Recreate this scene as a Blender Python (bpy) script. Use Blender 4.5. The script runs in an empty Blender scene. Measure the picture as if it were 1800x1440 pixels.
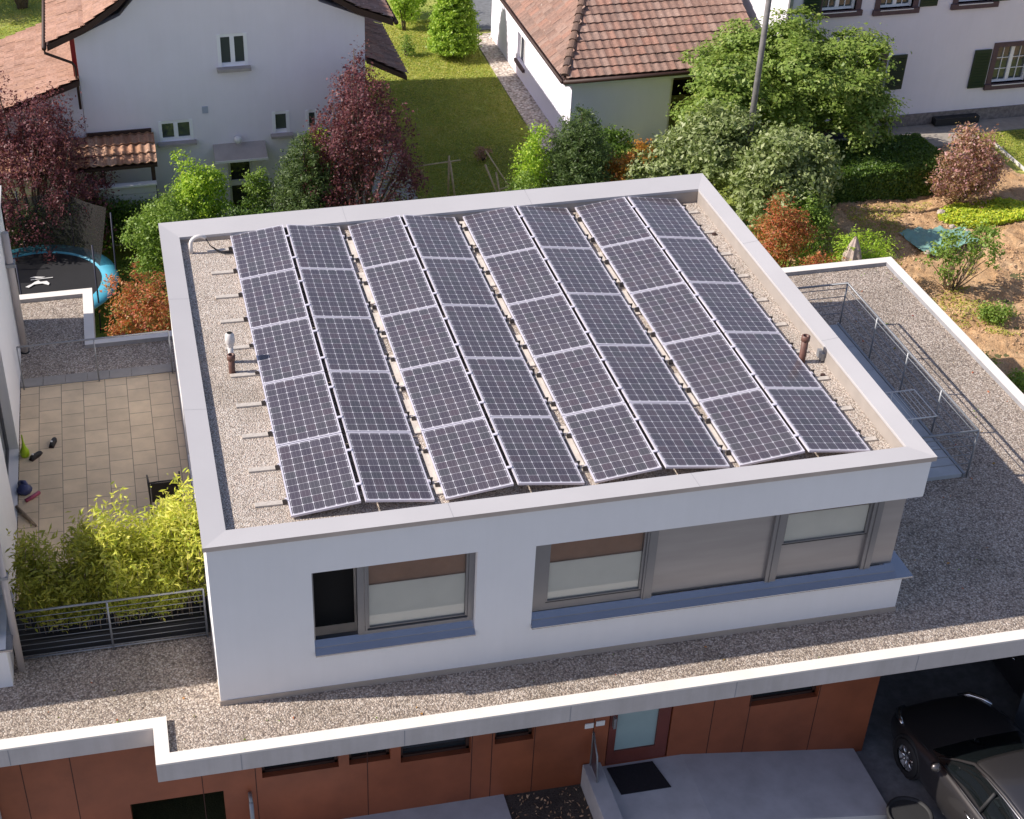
import bpy, math, random
import numpy as np
from mathutils import Matrix, Vector, Euler

random.seed(7)
SC = bpy.context.scene
C = SC.collection

# ------------------------------------------------------------------ camera
CX, CY, CZ = -0.3351, -15.4233, 12.7438
YAW, PIT, ROL, FPX = 0.18258932, 0.61156402, -0.00784799, 2617.878
fw = Vector((math.sin(YAW)*math.cos(PIT), math.cos(YAW)*math.cos(PIT), -math.sin(PIT)))
rt = Vector((math.cos(YAW), -math.sin(YAW), 0)); up = rt.cross(fw)
r2 = rt*math.cos(ROL)+up*math.sin(ROL); u2 = -rt*math.sin(ROL)+up*math.cos(ROL)
cam = bpy.data.cameras.new('camera'); co = bpy.data.objects.new('camera', cam); C.objects.link(co)
M = Matrix((r2, u2, -fw)).transposed().to_4x4(); M.translation = Vector((CX, CY, CZ))
co.matrix_world = M
cam.sensor_fit = 'HORIZONTAL'; cam.sensor_width = 36
cam.lens = FPX/1800*36
cam.shift_x = 219.08/1800; cam.shift_y = 18.12/1800
cam.clip_start = .1; cam.clip_end = 2000
SC.camera = co

# ------------------------------------------------------------------ light
W = bpy.data.worlds.new("World"); SC.world = W; W.use_nodes = True
wn = W.node_tree; bg = wn.nodes['Background']
sky = wn.nodes.new('ShaderNodeTexSky'); sky.sky_type = 'NISHITA'; sky.sun_disc = False
SUN = Vector((-3.694, .458, 3.04)).normalized()      # towards the sun
elev = math.asin(SUN.z)
sky.sun_elevation = elev; sky.sun_rotation = math.atan2(SUN.x, SUN.y)
tint = wn.nodes.new('ShaderNodeMix'); tint.data_type = 'RGBA'; tint.blend_type = 'MULTIPLY'; tint.inputs[0].default_value = 1
tint.inputs[7].default_value = (1.12, .99, 1.0, 1); wn.links.new(sky.outputs[0], tint.inputs[6]); wn.links.new(tint.outputs[2], bg.inputs[0])
bg.inputs[1].default_value = .098
sl = bpy.data.lights.new('sun', 'SUN'); so = bpy.data.objects.new('sun', sl); C.objects.link(so)
sl.energy = 4.4; sl.angle = math.radians(.5); sl.color = (1, .93, .84)
so.rotation_euler = SUN.to_track_quat('Z', 'Y').to_euler(); so.location = (-20, 0, 30)
SC.view_settings.view_transform = 'Standard'; SC.view_settings.look = 'None'
SC.view_settings.exposure = .50; SC.view_settings.gamma = 1

# ------------------------------------------------------------------ materials
class NT:
    """tiny helper for node materials"""
    def __init__(s, name):
        s.m = bpy.data.materials.new(name); s.m.use_nodes = True
        s.t = s.m.node_tree; s.b = s.t.nodes['Principled BSDF']
    def n(s, kind, **kw):
        nd = s.t.nodes.new('ShaderNode'+kind)
        for k, v in kw.items():
            if k.startswith('i_'): nd.inputs[int(k[2:])].default_value = v
            else: setattr(nd, k, v)
        return nd
    def l(s, a, b): s.t.links.new(a, b)
    def math(s, op, a, b=0, c=0):
        nd = s.t.nodes.new('ShaderNodeMath'); nd.operation = op
        for i, v in enumerate((a, b, c)):
            if isinstance(v, (int, float)): nd.inputs[i].default_value = v
            else: s.l(v, nd.inputs[i])
        return nd.outputs[0]
    def mix(s, f, a, b, mode='MIX'):
        nd = s.t.nodes.new('ShaderNodeMix'); nd.data_type = 'RGBA'; nd.blend_type = mode
        for i, v in ((0, f), (6, a), (7, b)):
            if isinstance(v, (int, float)): nd.inputs[i].default_value = v
            elif isinstance(v, tuple): nd.inputs[i].default_value = (*v, 1)
            else: s.l(v, nd.inputs[i])
        return nd.outputs[2]
    def ramp(s, f, stops, interp='LINEAR'):
        nd = s.t.nodes.new('ShaderNodeValToRGB'); cr = nd.color_ramp; cr.interpolation = interp
        while len(cr.elements) < len(stops): cr.elements.new(.5)
        for e, (p, c) in zip(cr.elements, stops): e.position = p; e.color = (*c, 1)
        s.l(f, nd.inputs[0]); return nd.outputs[0]
    def coord(s, scale=None):
        tc = s.t.nodes.new('ShaderNodeTexCoord')
        if scale is None: return tc.outputs['Object']
        mp = s.t.nodes.new('ShaderNodeMapping'); mp.inputs['Scale'].default_value = scale
        s.l(tc.outputs['Object'], mp.inputs[0]); return mp.outputs[0]
    def noise(s, vec, scale, detail=4, rough=.55):
        nd = s.n('TexNoise'); nd.inputs['Scale'].default_value = scale
        nd.inputs['Detail'].default_value = detail; nd.inputs['Roughness'].default_value = rough
        s.l(vec, nd.inputs['Vector']); return nd
    def bump(s, h, strength=.3, dist=.02):
        b = s.n('Bump'); b.inputs['Strength'].default_value = strength; b.inputs['Distance'].default_value = dist
        s.l(h, b.inputs['Height']); s.l(b.outputs[0], s.b.inputs['Normal'])
    def col(s, v):
        if isinstance(v, tuple): s.b.inputs['Base Color'].default_value = (*v, 1)
        else: s.l(v, s.b.inputs['Base Color'])
    def rough(s, v): s.b.inputs['Roughness'].default_value = v

def plain(name, c, rough=.6, metal=0, var=.12, scale=3, bump=0, bscale=60):
    t = NT(name); v = t.coord(); n = t.noise(v, scale, 6, .6)
    lo = tuple(x*(1-var) for x in c); hi = tuple(min(1, x*(1+var)) for x in c)
    t.col(t.ramp(n.outputs[0], [(.3, lo), (.7, hi)])); t.rough(rough)
    t.b.inputs['Metallic'].default_value = metal
    if bump:
        t.bump(t.noise(v, bscale, 3).outputs[0], bump, .01)
    return t.m

def stucco(name, c, dirt=.08):
    t = NT(name); v = t.coord(); n = t.noise(v, .8, 8, .65); vs = t.coord((6, 6, .35)); n2 = t.noise(vs, 1.2, 5, .6)
    base = t.ramp(n.outputs[0], [(.3, tuple(x*(1-dirt) for x in c)), (.65, c)])
    dirt = dirt*.35
    st = t.ramp(n2.outputs[0], [(.35, (1-dirt, 1-dirt, 1-dirt*1.2)), (.6, (1, 1, 1))])
    t.col(t.mix(1, base, st, 'MULTIPLY')); t.rough(.85)
    t.bump(t.noise(v, 90, 3).outputs[0], .25, .006); return t.m

def gravel(name, scale=44, tones=None):
    tones = tones or [(.66, .58, .51), (.57, .49, .42), (.73, .67, .61), (.61, .53, .45), (.48, .41, .36), (.66, .55, .48)]
    t = NT(name); v = t.coord()
    nz = t.noise(v, 9, 2); wv = t.n('VectorMath', operation='MULTIPLY_ADD'); t.l(nz.outputs[1], wv.inputs[0])
    wv.inputs[1].default_value = (.04, .04, .04); t.l(v, wv.inputs[2])
    vo = t.n('TexVoronoi'); vo.inputs['Scale'].default_value = scale; t.l(wv.outputs[0], vo.inputs['Vector'])
    sx = t.n('SeparateColor'); t.l(vo.outputs['Color'], sx.inputs[0])
    stops = [(i/len(tones), c) for i, c in enumerate(tones)]
    c1 = t.ramp(sx.outputs[0], stops, 'CONSTANT')
    gap_shade = t.ramp(vo.outputs['Distance'], [(.35, (1, 1, 1)), (.78, (.46, .43, .41))])  # crevice shade between the stones, put into the colour
    big = t.ramp(t.noise(v, .9, 7, .65).outputs[0], [(.3, (.74, .73, .70)), (.5, (.95, .95, .94)), (.7, (1.06, 1.05, 1.04))])
    c2 = t.mix(1, t.mix(1, c1, gap_shade, 'MULTIPLY'), big, 'MULTIPLY')
    t.col(c2); t.rough(.8)
    inv = t.math('SUBTRACT', 1, vo.outputs['Distance']); h = t.math('ADD', inv, t.math('MULTIPLY', sx.outputs[1], .7))
    t.bump(h, .7, .02); return t.m

def leafmat(name, cols, trans=.35, rough=.45):
    t = NT(name); g = t.n('NewGeometry')
    t.col(t.ramp(g.outputs['Random Per Island'], [(i/max(1, len(cols)-1), c) for i, c in enumerate(cols)]))
    c = t.b.inputs['Base Color'].links[0].from_socket; t.rough(rough)
    tr = t.n('BsdfTranslucent'); t.l(t.mix(.5, c, t.mix(1, c, (1.5, 1.6, .7), 'MULTIPLY')), tr.inputs[0])
    ms = t.n('MixShader'); ms.inputs[0].default_value = trans
    t.l(t.b.outputs[0], ms.inputs[1]); t.l(tr.outputs[0], ms.inputs[2])
    t.l(ms.outputs[0], t.t.nodes['Material Output'].inputs[0]); return t.m

def glassmat(name, c=(.02, .025, .03), rough=.03):
    t = NT(name); t.col(c); t.rough(rough); t.b.inputs['IOR'].default_value = 1.5
    t.b.inputs['Specular IOR Level'].default_value = .8; return t.m

def tilemat(name, cols, spots=(.6, .5, .42)):
    t = NT(name); g = t.n('NewGeometry'); v = t.coord()
    c = t.ramp(g.outputs['Random Per Island'], [(i/(len(cols)-1), x) for i, x in enumerate(cols)])
    n = t.ramp(t.noise(v, 14, 6, .7).outputs[0], [(.32, (.68, .66, .64)), (.6, (1.08, 1.05, 1.0))])
    n2 = t.ramp(t.noise(v, 1.0, 4, .6).outputs[0], [(.35, (.86, .86, .86)), (.65, (1.05, 1.05, 1.05))])
    sp = t.ramp(t.noise(v, 9, 2, .5).outputs[0], [(.70, (0, 0, 0)), (.74, (1, 1, 1))])
    t.col(t.mix(t.math('MULTIPLY', sp, .5), t.mix(1, t.mix(1, c, n, 'MULTIPLY'), n2, 'MULTIPLY'), spots)); t.rough(.85); return t.m

MT = {}
MT['wall'] = stucco('white_render', (.85, .84, .85), .04)
MT['wall_old'] = stucco('old_house_render', (.87, .83, .90), .05)
MT['plinth'] = plain('plinth_metal', (.44, .37, .31), .5, .0, .1)
MT['coping'] = plain('coping_metal', (.47, .455, .465), .5, 0, .04, .7)
MT['joint'] = plain('joint_dark', (.30, .30, .32), .6)
MT['parapet'] = plain('parapet_plate', (.76, .71, .66), .7, 0, .05, 1.5, .05)
MT['fascia'] = stucco('fascia_concrete', (.60, .55, .53), .2)
MT['gravel'] = gravel('roof_gravel')
MT['gravel_low'] = gravel('lower_roof_gravel', 38, [(.54, .46, .39), (.40, .33, .28), (.70, .62, .55), (.48, .40, .33), (.28, .23, .20), (.56, .46, .39)])
MT['alu'] = plain('aluminium', (.62, .60, .64), .4, .55, .05)
MT['framealu'] = plain('panel_frame_aluminium', (.66, .63, .70), .45, .2, .04)
MT['steel'] = plain('galvanised_steel', (.30, .31, .33), .45, .5, .15)
MT['dark'] = plain('dark_rubber', (.02, .02, .022), .7)
MT['ballast'] = plain('ballast_concrete', (.56, .50, .44), .85, 0, .18, 8, .2)
MT['brownpipe'] = plain('brown_plastic_pipe', (.13, .06, .045), .5, 0, .2, 10)
MT['whitepipe'] = plain('white_plastic_pipe', (.70, .66, .64), .4, 0, .05)
MT['windowmetal'] = plain('window_metal', (.26, .26, .275), .32, .7, .08, .6)
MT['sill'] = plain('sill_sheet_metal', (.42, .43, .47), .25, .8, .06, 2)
MT['blind'] = plain('window_blind', (.90, .88, .83), .7, 0, .03)
MT['brown_reflect'] = plain('pane_reflection_brown', (.42, .22, .14), .8)  # brown mirrored in the upper panes, put into a panel's colour
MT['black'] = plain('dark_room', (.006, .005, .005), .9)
MT['glass'] = glassmat('window_glass'); MT['oldglass'] = glassmat('old_glass_reflection', (.07, .085, .075), .05)  # old panes: grey-green of reflected plants put into the base colour
MT['clad'] = plain('rust_red_cladding', (.27, .078, .034), .5, 0, .22, 1.2)
MT['clad_gap'] = plain('cladding_gap', (.05, .015, .01), .8)
MT['frost'] = plain('frosted_glass', (.32, .42, .42), .3, 0, .04)
MT['concrete'] = plain('grey_concrete', (.46, .46, .48), .8, 0, .12, 2.5, .1)
MT['asphalt'] = plain('asphalt', (.17, .175, .185), .85, 0, .25, 6, .4, 120)
MT['whiteplastic'] = plain('white_plastic', (.78, .77, .76), .4, 0, .04)
MT['frame_white'] = plain('white_window_frame', (.93, .93, .95), .35, 0, .02)
MT['wood'] = plain('grey_wood', (.26, .19, .13), .8, 0, .3, 12)
MT['bark'] = plain('bark', (.11, .08, .06), .9, 0, .4, 14, .5)
MT['stone'] = plain('rubble_stone', (.22, .19, .18), .9, 0, .4, 9, .6, 20)
MT['purplestone'] = plain('window_surround_stone', (.12, .075, .08), .8, 0, .15, 8)
MT['shutter'] = plain('green_shutter_paint', (.006, .03, .017), .5, 0, .15)
MT['brownwood'] = plain('dark_brown_wood', (.045, .02, .015), .6, 0, .2)
MT['redpipe'] = plain('red_painted_metal', (.30, .01, .015), .4)
MT['canopy'] = plain('canopy_felt', (.40, .36, .34), .8)
MT['umbrella'] = plain('parasol_cloth', (.42, .34, .30), .85, 0, .15, 8)
MT['terracotta'] = tilemat('orange_clay_tile', [(.40, .21, .13), (.48, .28, .19), (.36, .19, .12), (.52, .34, .25), (.42, .23, .14)])
MT['suntile'] = tilemat('sunlit_pink_tile', [(.42, .25, .19), (.47, .29, .23), (.38, .22, .165), (.45, .27, .20)], (.42, .30, .22))  # pink of tiles lit by the sun, put into their colour
MT['browntile'] = tilemat('brown_clay_tile', [(.27, .17, .14), (.34, .21, .17), (.24, .155, .13), (.38, .26, .22), (.30, .185, .15), (.40, .22, .17)])
MT['ridge'] = tilemat('ridge_tile', [(.16, .10, .08), (.22, .14, .11), (.13, .09, .08)])

def mat_tiles():
    t = NT('beige_terrace_tile'); br = t.n('TexBrick'); v = t.coord(); mp = t.n('Mapping')
    mp.inputs['Rotation'].default_value = (0, 0, math.pi/2); mp.inputs['Location'].default_value = (0, -.03, 0)
    t.l(v, mp.inputs[0]); t.l(mp.outputs[0], br.inputs[0])
    br.offset = .5; br.inputs['Scale'].default_value = 1
    for k, x in (('Mortar Size', .007), ('Brick Width', .405), ('Row Height', .41), ('Bias', 0.), ('Mortar Smooth', .2)): br.inputs[k].default_value = x
    br.inputs['Color1'].default_value = (.82, .64, .43, 1); br.inputs['Color2'].default_value = (.73, .57, .385, 1); br.inputs['Mortar'].default_value = (.30, .23, .17, 1)
    n = t.ramp(t.noise(v, 2.2, 6, .65).outputs[0], [(.3, (.82, .82, .82)), (.7, (1.05, 1.05, 1.05))])
    t.col(t.mix(1, br.outputs[0], n, 'MULTIPLY')); t.rough(.75); return t.m
MT['tiles'] = mat_tiles()

def mat_cells():
    t = NT('solar_cells'); uv = t.n('UVMap'); s = t.n('SeparateXYZ'); t.l(uv.outputs[0], s.inputs[0])
    X = t.math('MULTIPLY', s.outputs[0], 6); Y = t.math('MULTIPLY', s.outputs[1], 10)
    ax = t.math('ABSOLUTE', t.math('SUBTRACT', t.math('FRACT', X), .5)); ay = t.math('ABSOLUTE', t.math('SUBTRACT', t.math('FRACT', Y), .5))
    line = t.math('MAXIMUM', t.math('GREATER_THAN', ax, .484), t.math('GREATER_THAN', ay, .487))
    dia = t.math('GREATER_THAN', t.math('ADD', ax, ay), .885)
    white = t.math('MAXIMUM', line, dia)
    b3 = t.math('ABSOLUTE', t.math('SUBTRACT', t.math('FRACT', t.math('MULTIPLY', X, 3)), .5))
    bus = t.math('MULTIPLY', t.math('LESS_THAN', b3, .035), .22)
    cid = t.n('CombineXYZ'); t.l(t.math('FLOOR', X), cid.inputs[0]); t.l(t.math('FLOOR', Y), cid.inputs[1])
    oi = t.n('ObjectInfo'); t.l(t.math('MULTIPLY', oi.outputs['Random'], 91), cid.inputs[2])
    wnz = t.n('TexWhiteNoise', noise_dimensions='3D'); t.l(cid.outputs[0], wnz.inputs[0])
    cell = t.ramp(wnz.outputs[0], [(0, (.040, .036, .054)), (.3, (.048, .042, .060)), (.6, (.042, .045, .056)), (.85, (.056, .043, .060)), (1, (.048, .046, .066))])
    dust = t.ramp(t.noise(t.coord(), 1.3, 5, .6).outputs[0], [(.3, (.018, .015, .015)), (.75, (.046, .038, .038))])
    c = t.mix(1, cell, dust, 'ADD')
    c = t.mix(bus, c, (.5, .48, .52)); c = t.mix(t.math('MULTIPLY', white, .85), c, (.66, .65, .70))
    t.col(c); t.rough(.16); t.b.inputs['IOR'].default_value = 1.45
    t.b.inputs['Coat Weight'].default_value = .25; t.b.inputs['Coat Roughness'].default_value = .35
    return t.m
MT['cells'] = mat_cells(); MT['footm'] = plain('foot_rubber', (.09, .075, .065), .8)

def mat_ground(name, stops, scale=1.2, fine=40, bstr=.4):
    t = NT(name); v = t.coord(); n = t.noise(v, scale, 10, .68); f = t.noise(v, fine, 4, .7)
    c = t.ramp(n.outputs[0], stops)
    t.col(t.mix(1, c, t.ramp(f.outputs[0], [(.3, (.62, .62, .62)), (.7, (1.2, 1.2, 1.2))]), 'MULTIPLY')); t.rough(.95)
    t.bump(f.outputs[0], bstr, .04); return t.m
MT['lawn'] = mat_ground('lawn_earth', [(.32, (.19, .24, .04)), (.50, (.30, .36, .06)), (.63, (.44, .43, .11)), (.73, (.56, .44, .20))], .5)
MT['soil'] = mat_ground('garden_soil', [(.3, (.34, .19, .09)), (.5, (.58, .36, .19)), (.7, (.72, .49, .29))], 1.6, 26, .9)
MT['ground'] = mat_ground('ground_earth', [(.3, (.08, .09, .03)), (.7, (.16, .15, .06))], .5)

GREEN = dict(
 plum=[(.075, .022, .032), (.12, .035, .045), (.17, .06, .065), (.055, .018, .028), (.22, .09, .09)],
 bright=[(.10, .20, .015), (.18, .30, .025), (.26, .36, .04), (.12, .22, .02)],
 yellow=[(.38, .42, .05), (.52, .50, .08), (.26, .32, .035), (.60, .55, .14), (.42, .44, .06)],  # bamboo on the right: sunlit brightness put into the leaf colour
 maple=[(.08, .14, .025), (.13, .21, .04), (.18, .26, .06), (.10, .16, .03), (.24, .30, .09)],
 laurel=[(.08, .12, .035), (.12, .17, .05), (.30, .36, .20), (.09, .13, .035), (.16, .22, .09), (.22, .28, .13)],
 yew=[(.03, .06, .02), (.05, .085, .025), (.07, .11, .035), (.04, .07, .025)],
 hedge=[(.03, .065, .012), (.05, .10, .018), (.08, .14, .02), (.04, .08, .015)],
 photinia=[(.30, .06, .03), (.38, .12, .05), (.14, .16, .03), (.45, .16, .07), (.24, .07, .03), (.10, .14, .03)],
 orange=[(.30, .13, .02), (.38, .18, .03), (.22, .14, .02), (.34, .10, .03)],
 rhodo=[(.30, .16, .10), (.36, .18, .20), (.22, .16, .06), (.42, .24, .26), (.16, .13, .05), (.34, .20, .10)],
 thuja=[(.10, .19, .02), (.16, .26, .03), (.22, .32, .04), (.12, .21, .02)],
 mid=[(.07, .13, .02), (.11, .19, .03), (.15, .23, .05), (.08, .14, .02)],
 grass=[(.13, .18, .025), (.18, .23, .035), (.24, .27, .05), (.31, .29, .09), (.15, .20, .03)],
 bamboo=[(.17, .20, .03), (.22, .24, .035), (.13, .16, .025), (.28, .27, .05)],  # same bamboo on the left: shade put into the leaf colour
 weed=[(.16, .26, .02), (.24, .34, .03), (.40, .42, .04), (.14, .20, .03)],
 soil=[(.30, .18, .10), (.44, .28, .17), (.52, .35, .22), (.38, .23, .13)],
)
for k_ in GREEN:
    f_ = {'soil': 1.2, 'photinia': 1.5, 'orange': 1.6, 'plum': 1.45, 'yellow': 1.3, 'rhodo': 1.6, 'hedge': 2.0, 'yew': 2.0, 'grass': 1.9, 'maple': 1.75, 'laurel': 1.7}.get(k_, 1.9)
    GREEN[k_] = [tuple(min(.8, x*f_*q_) for x, q_ in zip(c, (1.03, .93, .9) if k_ not in ('plum', 'photinia', 'rhodo', 'soil', 'yellow', 'orange') else (1, 1, 1))) for c in GREEN[k_]]
for k, v in GREEN.items(): MT['leaf_'+k] = leafmat(k+'_leaf', v, 0 if k == 'soil' else .38, .9 if k == 'soil' else .5)

# ------------------------------------------------------------------ mesh helpers
class MB:
    def __init__(s): s.v = []; s.f = []; s.uv = None
    def quad(s, a, b, c, d): n = len(s.v); s.v += [a, b, c, d]; s.f.append((n, n+1, n+2, n+3)); return s
    def poly(s, pts): n = len(s.v); s.v += list(pts); s.f.append(tuple(range(n, n+len(pts)))); return s
    def box(s, x0, x1, y0, y1, z0, z1):
        n = len(s.v)
        s.v += [(x0, y0, z0), (x1, y0, z0), (x1, y1, z0), (x0, y1, z0), (x0, y0, z1), (x1, y0, z1), (x1, y1, z1), (x0, y1, z1)]
        s.f += [tuple(n+i for i in q) for q in ((0, 3, 2, 1), (4, 5, 6, 7), (0, 1, 5, 4), (1, 2, 6, 5), (2, 3, 7, 6), (3, 0, 4, 7))]; return s
    def prism(s, poly, z0, z1):
        """poly: ccw xy list"""
        n = len(s.v); k = len(poly)
        zb = z0 if hasattr(z0, '__len__') else [z0]*k; zt = z1 if hasattr(z1, '__len__') else [z1]*k
        s.v += [(x, y, z) for (x, y), z in zip(poly, zb)]+[(x, y, z) for (x, y), z in zip(poly, zt)]
        s.f.append(tuple(n+i for i in reversed(range(k)))); s.f.append(tuple(n+k+i for i in range(k)))
        s.f += [(n+i, n+(i+1) % k, n+k+(i+1) % k, n+k+i) for i in range(k)]; return s
    def extr(s, poly, axis, a, b):
        """extrude a profile along an axis: 'y' -> poly in xz, 'x' -> poly in yz"""
        n = len(s.v); k = len(poly)
        f = (lambda p, t: (p[0], t, p[1])) if axis == 'y' else (lambda p, t: (t, p[0], p[1]))
        s.v += [f(p, a) for p in poly]+[f(p, b) for p in poly]
        s.f.append(tuple(n+i for i in range(k))); s.f.append(tuple(n+k+i for i in reversed(range(k))))
        s.f += [(n+i, n+k+i, n+k+(i+1) % k, n+(i+1) % k) for i in range(k)]; return s
    def tube(s, pts, r, n=8, cap=True):
        pts = [Vector(p) for p in pts]; rs = r if hasattr(r, '__len__') else [r]*len(pts)
        base = len(s.v); prev = None
        for i, p in enumerate(pts):
            d = (pts[min(i+1, len(pts)-1)]-pts[max(i-1, 0)]).normalized()
            if prev is None: prev = d.orthogonal().normalized()
            a = (prev-d*prev.dot(d)); a = a.normalized() if a.length > 1e-5 else d.orthogonal().normalized()
            prev = a; b = d.cross(a)
            for k in range(n):
                t = 2*math.pi*k/n; q = p+(a*math.cos(t)+b*math.sin(t))*rs[i]; s.v.append(tuple(q))
        for i in range(len(pts)-1):
            for k in range(n):
                s.f.append((base+i*n+k, base+i*n+(k+1) % n, base+(i+1)*n+(k+1) % n, base+(i+1)*n+k))
        if cap:
            s.f.append(tuple(base+k for k in reversed(range(n)))); s.f.append(tuple(base+(len(pts)-1)*n+k for k in range(n)))
        return s
    def lathe(s, c, prof, n=24, axis='z'):
        """prof list of (r,h)"""
        base = len(s.v); c = Vector(c)
        for r, h in prof:
            for k in range(n):
                t = 2*math.pi*k/n; a, b = r*math.cos(t), r*math.sin(t)
                o = Vector((a, b, h)) if axis == 'z' else Vector((h, a, b))
                s.v.append(tuple(c+o))
        for i in range(len(prof)-1):
            for k in range(n):
                s.f.append((base+i*n+k, base+i*n+(k+1) % n, base+(i+1)*n+(k+1) % n, base+(i+1)*n+k))
        return s
    def wall(s, P0, U, Wd, H, T, holes, z0):
        """vertical wall: P0 xy start, U unit xy dir, width Wd, z0..z0+H, thickness T to the left-normal side, holes [(u0,u1,za,zb)]"""
        nx, ny = -U[1]*T, U[0]*T
        us = sorted({0, Wd, *[h[0] for h in holes], *[h[1] for h in holes]}); zs = sorted({z0, z0+H, *[h[2] for h in holes], *[h[3] for h in holes]})
        us = [u for u in us if 0 <= u <= Wd]; zs = [z for z in zs if z0 <= z <= z0+H]
        def solid(i, j):
            if i < 0 or j < 0 or i >= len(us)-1 or j >= len(zs)-1: return False
            u, z = (us[i]+us[i+1])/2, (zs[j]+zs[j+1])/2
            return not any(h[0] < u < h[1] and h[2] < z < h[3] for h in holes)
        P = lambda u, z, t: (P0[0]+U[0]*u+nx*t, P0[1]+U[1]*u+ny*t, z)
        for i in range(len(us)-1):
            for j in range(len(zs)-1):
                if not solid(i, j): continue
                a, b, c, d = us[i], us[i+1], zs[j], zs[j+1]
                s.quad(P(a, c, 0), P(b, c, 0), P(b, d, 0), P(a, d, 0)); s.quad(P(b, c, 1), P(a, c, 1), P(a, d, 1), P(b, d, 1))
                if not solid(i-1, j): s.quad(P(a, c, 1), P(a, c, 0), P(a, d, 0), P(a, d, 1))
                if not solid(i+1, j): s.quad(P(b, c, 0), P(b, c, 1), P(b, d, 1), P(b, d, 0))
                if not solid(i, j-1): s.quad(P(a, c, 0), P(a, c, 1), P(b, c, 1), P(b, c, 0))
                if not solid(i, j+1): s.quad(P(a, d, 1), P(a, d, 0), P(b, d, 0), P(b, d, 1))
        return s
    def build(s, name, mat, parent=None, smooth=False, off=None, bevel=0):
        """vertices are in world space; the object's origin becomes its parent's world origin (or off)"""
        if off is None: off = worldpos(parent) if parent else Vector((0, 0, 0))
        off = Vector(off)
        me = bpy.data.meshes.new(name)
        me.from_pydata([tuple(Vector(v)-off) for v in s.v], [], s.f); me.validate(); me.update()
        if smooth: me.polygons.foreach_set('use_smooth', [True]*len(me.polygons))
        me.materials.append(MT[mat] if isinstance(mat, str) else mat)
        o = bpy.data.objects.new(name, me); C.objects.link(o)
        if parent: o.parent = parent
        else: o.location = off
        if bevel:
            b = o.modifiers.new('b', 'BEVEL'); b.width = bevel; b.segments = 2; b.limit_method = 'ANGLE'
        return o

def worldpos(o):
    p = Vector(o.location)
    while o.parent: o = o.parent; p += Vector(o.location)
    return p

def tag(o, label=None, cat=None, group=None, kind=None):
    if label: o['label'] = label
    if cat: o['category'] = cat
    if group: o['group'] = group
    if kind: o['kind'] = kind
    return o
def thing(name, label, cat, loc=(0, 0, 0), group=None, rotz=0):
    o = bpy.data.objects.new(name, None); C.objects.link(o); o.location = loc; o.rotation_euler = (0, 0, rotz)
    o.empty_display_size = .2
    return tag(o, label, cat, group)
def copy_tree(o, parent=None):
    c = o.copy(); C.objects.link(c); c.parent = parent
    for ch in list(o.children): copy_tree(ch, c)
    return c

rng = np.random.default_rng(5)
def leaves(name, pos, nrm, size, mat, parent=None, aspect=.55, off=None, jitter=.9, sizevar=.5):
    """one diamond leaf per row of pos; nrm = preferred normals"""
    N = len(pos); nr = nrm+rng.normal(0, jitter, (N, 3)); nr /= np.linalg.norm(nr, axis=1, keepdims=True)+1e-9
    a = np.cross(nr, rng.normal(0, 1, (N, 3))); a /= np.linalg.norm(a, axis=1, keepdims=True)+1e-9
    b = np.cross(nr, a); sz = size*(1+rng.uniform(-sizevar, sizevar, (N, 1)))
    A = a*sz*.5; B = b*sz*.5*aspect; F = nr*sz*.08
    if off is None: off = worldpos(parent) if parent else (0, 0, 0)
    V = np.stack([pos-A, pos+B+F, pos+A, pos-B+F], 1).reshape(-1, 3)-np.array(off)
    me = bpy.data.meshes.new(name); me.vertices.add(4*N); me.vertices.foreach_set('co', V.ravel().astype(np.float32))
    me.loops.add(4*N); me.loops.foreach_set('vertex_index', np.arange(4*N, dtype=np.int32))
    me.polygons.add(N); me.polygons.foreach_set('loop_start', np.arange(0, 4*N, 4, dtype=np.int32)); me.polygons.foreach_set('loop_total', np.full(N, 4, np.int32))
    me.update(calc_edges=True); me.materials.append(MT[mat] if isinstance(mat, str) else mat)
    o = bpy.data.objects.new(name, me); C.objects.link(o)
    if parent: o.parent = parent
    else: o.location = off
    return o

def crown_points(blobs, clumps, per, sig, shell=.75, flat=.8, up=.5):
    """blobs: [(cx,cy,cz,rx,ry,rz)] union; leaf clumps near the surfaces"""
    B = np.array(blobs, float); vol = B[:, 3]*B[:, 4]+B[:, 3]*B[:, 5]; k = rng.choice(len(B), clumps, p=vol/vol.sum())
    d = rng.normal(0, 1, (clumps, 3)); d /= np.linalg.norm(d, axis=1, keepdims=True)
    d[:, 2] = np.where((d[:, 2] < -.3) & (rng.random(clumps) < .5), -d[:, 2], d[:, 2])
    rad = np.where(rng.random((clumps, 1)) < shell, rng.uniform(.82, 1.08, (clumps, 1)), rng.uniform(.2, .82, (clumps, 1)))
    cc = B[k, :3]+d*rad*B[k, 3:6]
    p = np.repeat(cc, per, 0)+rng.normal(0, 1, (clumps*per, 3))*sig*np.array([1, 1, flat])*np.repeat(rng.uniform(.6, 1.4, (clumps, 1)), per, 0)
    n = np.repeat(d, per, 0)+np.array([0, 0, up]); return p, n

def blob_cluster(c, rx, ry, rz, n, seed, sub=.5):
    r = random.Random(seed); out = [(c[0], c[1], c[2], rx*.72, ry*.72, rz*.72)]
    for i in range(n):
        t = r.uniform(0, 2*math.pi); z = r.uniform(-.7, .95); q = math.sqrt(max(0, 1-z*z))
        s = r.uniform(.7, 1.15)*sub
        out.append((c[0]+rx*.62*q*math.cos(t), c[1]+ry*.62*q*math.sin(t), c[2]+rz*.62*z, rx*s, ry*s, rz*s))
    return out

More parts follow.
